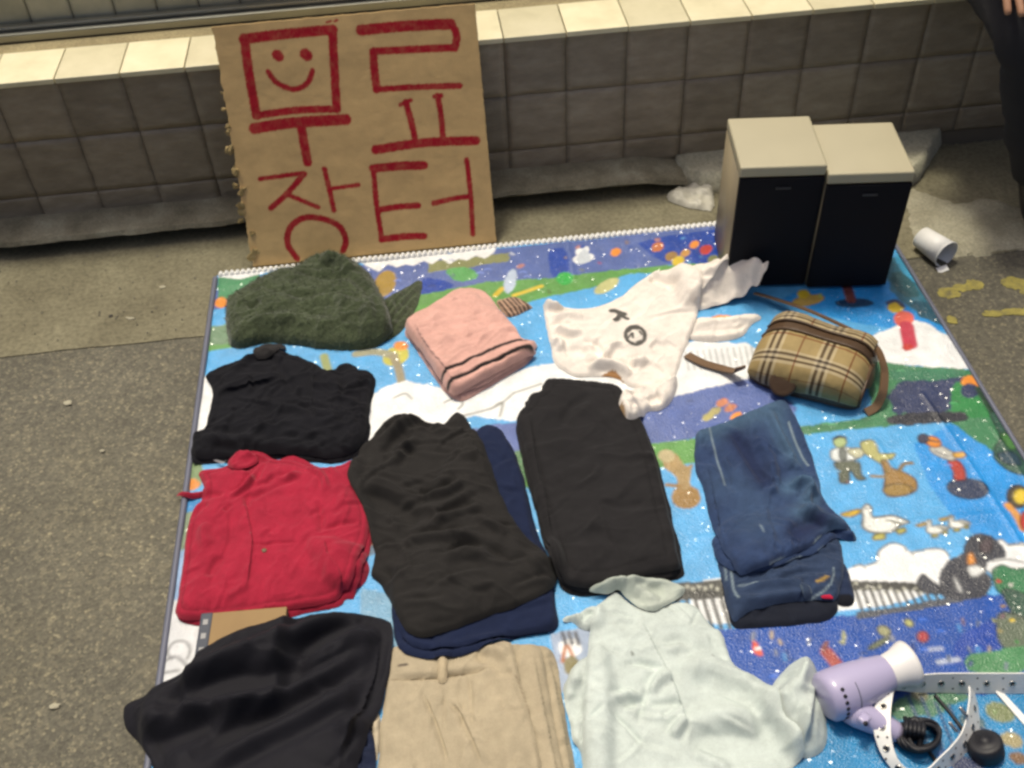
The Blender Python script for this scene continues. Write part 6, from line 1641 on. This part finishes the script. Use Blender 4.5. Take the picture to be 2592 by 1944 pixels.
def arm(sx_, kn):
    kn = (kn[0] + .042 * sx_, kn[1] + .045, kn[2])
    b = len(body)
    body.extend([(PX + sx_ * .17, 2.25, .91, .052), (PX + sx_ * .24, 2.18, .73, .042), (kn[0] + .02 * -sx_, kn[1] + .14, .60, .030), (kn[0], kn[1] + .07, .575, .034), (kn[0], kn[1] + .02, .565, .030)])
    be.append((3, b)); be.extend([(b + i, b + i + 1) for i in range(4)])
    tipz = .545
    for f_ in range(4):
        n = len(body)
        ox = (f_ - 1.5) * .019
        ln = (.058, .070, .066, .050)[f_]
        body.extend([(kn[0] + ox * .9, kn[1] + .005, .562, .0088), (kn[0] + ox * 1.1, kn[1] - ln * .5, .556, .0084), (kn[0] + ox * 1.15, kn[1] - ln, .530, .0076)])
        be.extend([(b + 4, n), (n, n + 1), (n + 1, n + 2)])
    n = len(body)
    body.extend([(kn[0] - sx_ * .034, kn[1] + .045, .560, .0105), (kn[0] - sx_ * .052, kn[1] + .012, .548, .0088)])
    be.extend([(b + 3, n), (n, n + 1)])
arm(-1, KL); arm(1, KR)
def legs(r0, r1, r2, r3):
    vs = [(PX, 2.30, .49, r0 + .03)]
    es = []
    for sx_, k_, a_ in ((-1, KL, AL), (1, KR, AR)):
        b = len(vs)
        vs.extend([(PX + sx_ * .09, 2.26, .485, r0), ((PX + sx_ * .09 + k_[0]) / 2, (2.26 + k_[1]) / 2, .495, r1), (k_[0], k_[1] + .012, k_[2] - .005, r2), ((k_[0] * .55 + a_[0] * .45), (k_[1] * .55 + a_[1] * .45) + .015, .30, r2 * .9), (a_[0], a_[1], a_[2], r3)])
        es.append((0, b)); es.extend([(b + i, b + i + 1) for i in range(4)])
    return vs, es
vs, es = legs(.075, .065, .052, .036)
off = len(body)
be.extend([(0, off + 1 - 1)])
body.extend(vs); be.extend([(a_ + off, b_ + off) for a_, b_ in es])
skin('body', body, be, M_skin, per, 1)
M_trs = plain('dark_trousers', (0.018, 0.017, 0.020), 0.9, var=0.2, bscale=90, bst=0.5)
M_jkt = plain('dark_jacket', (0.030, 0.028, 0.034), 0.8, var=0.2, bscale=90, bst=0.5)
M_boot = plain('black_boot', (0.012, 0.012, 0.013), 0.35, var=0.1, bst=0.2)
vs, es = legs(.100, .090, .072, .060)
tr = skin('trousers', vs, es, M_trs, per, 2)
for v in tr.data.vertices:
    c_ = v.co
    v.co = c_ + v.normal * 0.009 * float(fbm(np.array([c_.x * 14 + c_.y * 9]), np.array([c_.z * 22]), 66, 3)[0])
jk = [(PX, 2.30, .50, .15), (PX, 2.29, .62, .14), (PX, 2.26, .80, .16), (PX, 2.24, .93, .12), (PX, 2.228, .99, .072)]
je = [(0, 1), (1, 2), (2, 3), (3, 4)]
for sx_, kn in ((-1, KL), (1, KR)):
    b = len(jk)
    jk.extend([(PX + sx_ * .17, 2.25, .91, .075), (PX + sx_ * .24, 2.18, .73, .064), (kn[0] + .01 * sx_, kn[1] + .24, .64, .046)])
    je.extend([(3, b), (b, b + 1), (b + 1, b + 2)])
skin('jacket', jk, je, M_jkt, per, 2)
for a_ in (AL, AR):
    skin('boot', [(a_[0], a_[1] + .01, .15, .058), (a_[0], a_[1] + .01, .06, .056), (a_[0], a_[1] - .07, .045, .046), (a_[0], a_[1] - .15, .036, .038)], [(0, 1), (1, 2), (2, 3)], M_boot, per, 2, 1)
bm = bmesh.new(); bmesh.ops.create_uvsphere(bm, u_segments=20, v_segments=14, radius=.104)
for v in bm.verts:
    v.co.y += 0.018
    if v.co.y < -0.015 and v.co.z < 0.045: v.co.y = -0.015 + (v.co.y + 0.015) * 0.1
o = bm_obj('hair', bm, M_hair, None, True); o.location = (PX, 2.20, 1.20); child(o, per)
for sx_ in (-1, 1):
    bm = bmesh.new(); bmesh.ops.create_uvsphere(bm, u_segments=10, v_segments=8, radius=.011)
    o = bm_obj('eye', bm, M_dark, None, True); o.location = (PX + sx_ * .032, 2.100, 1.165); child(o, per)
    bm = bmesh.new(); bmesh.ops.create_uvsphere(bm, u_segments=10, v_segments=8, radius=.024); bmesh.ops.scale(bm, vec=(.4, .7, 1.2), verts=bm.verts)
    o = bm_obj('ear', bm, M_skin, None, True); o.location = (PX + sx_ * .088, 2.19, 1.155); child(o, per)
bm = bmesh.new(); bmesh.ops.create_cone(bm, segments=10, radius1=.017, radius2=.006, depth=.045, cap_ends=True)
o = bm_obj('nose', bm, M_skin, None, True); o.location = (PX, 2.092, 1.140); o.rotation_euler = (.3, 0, 0); child(o, per)
o = bm_obj('mouth', box_bm(.042, .008, .010, .003), M_redtag, None, True); o.location = (PX, 2.102, 1.095); child(o, per)
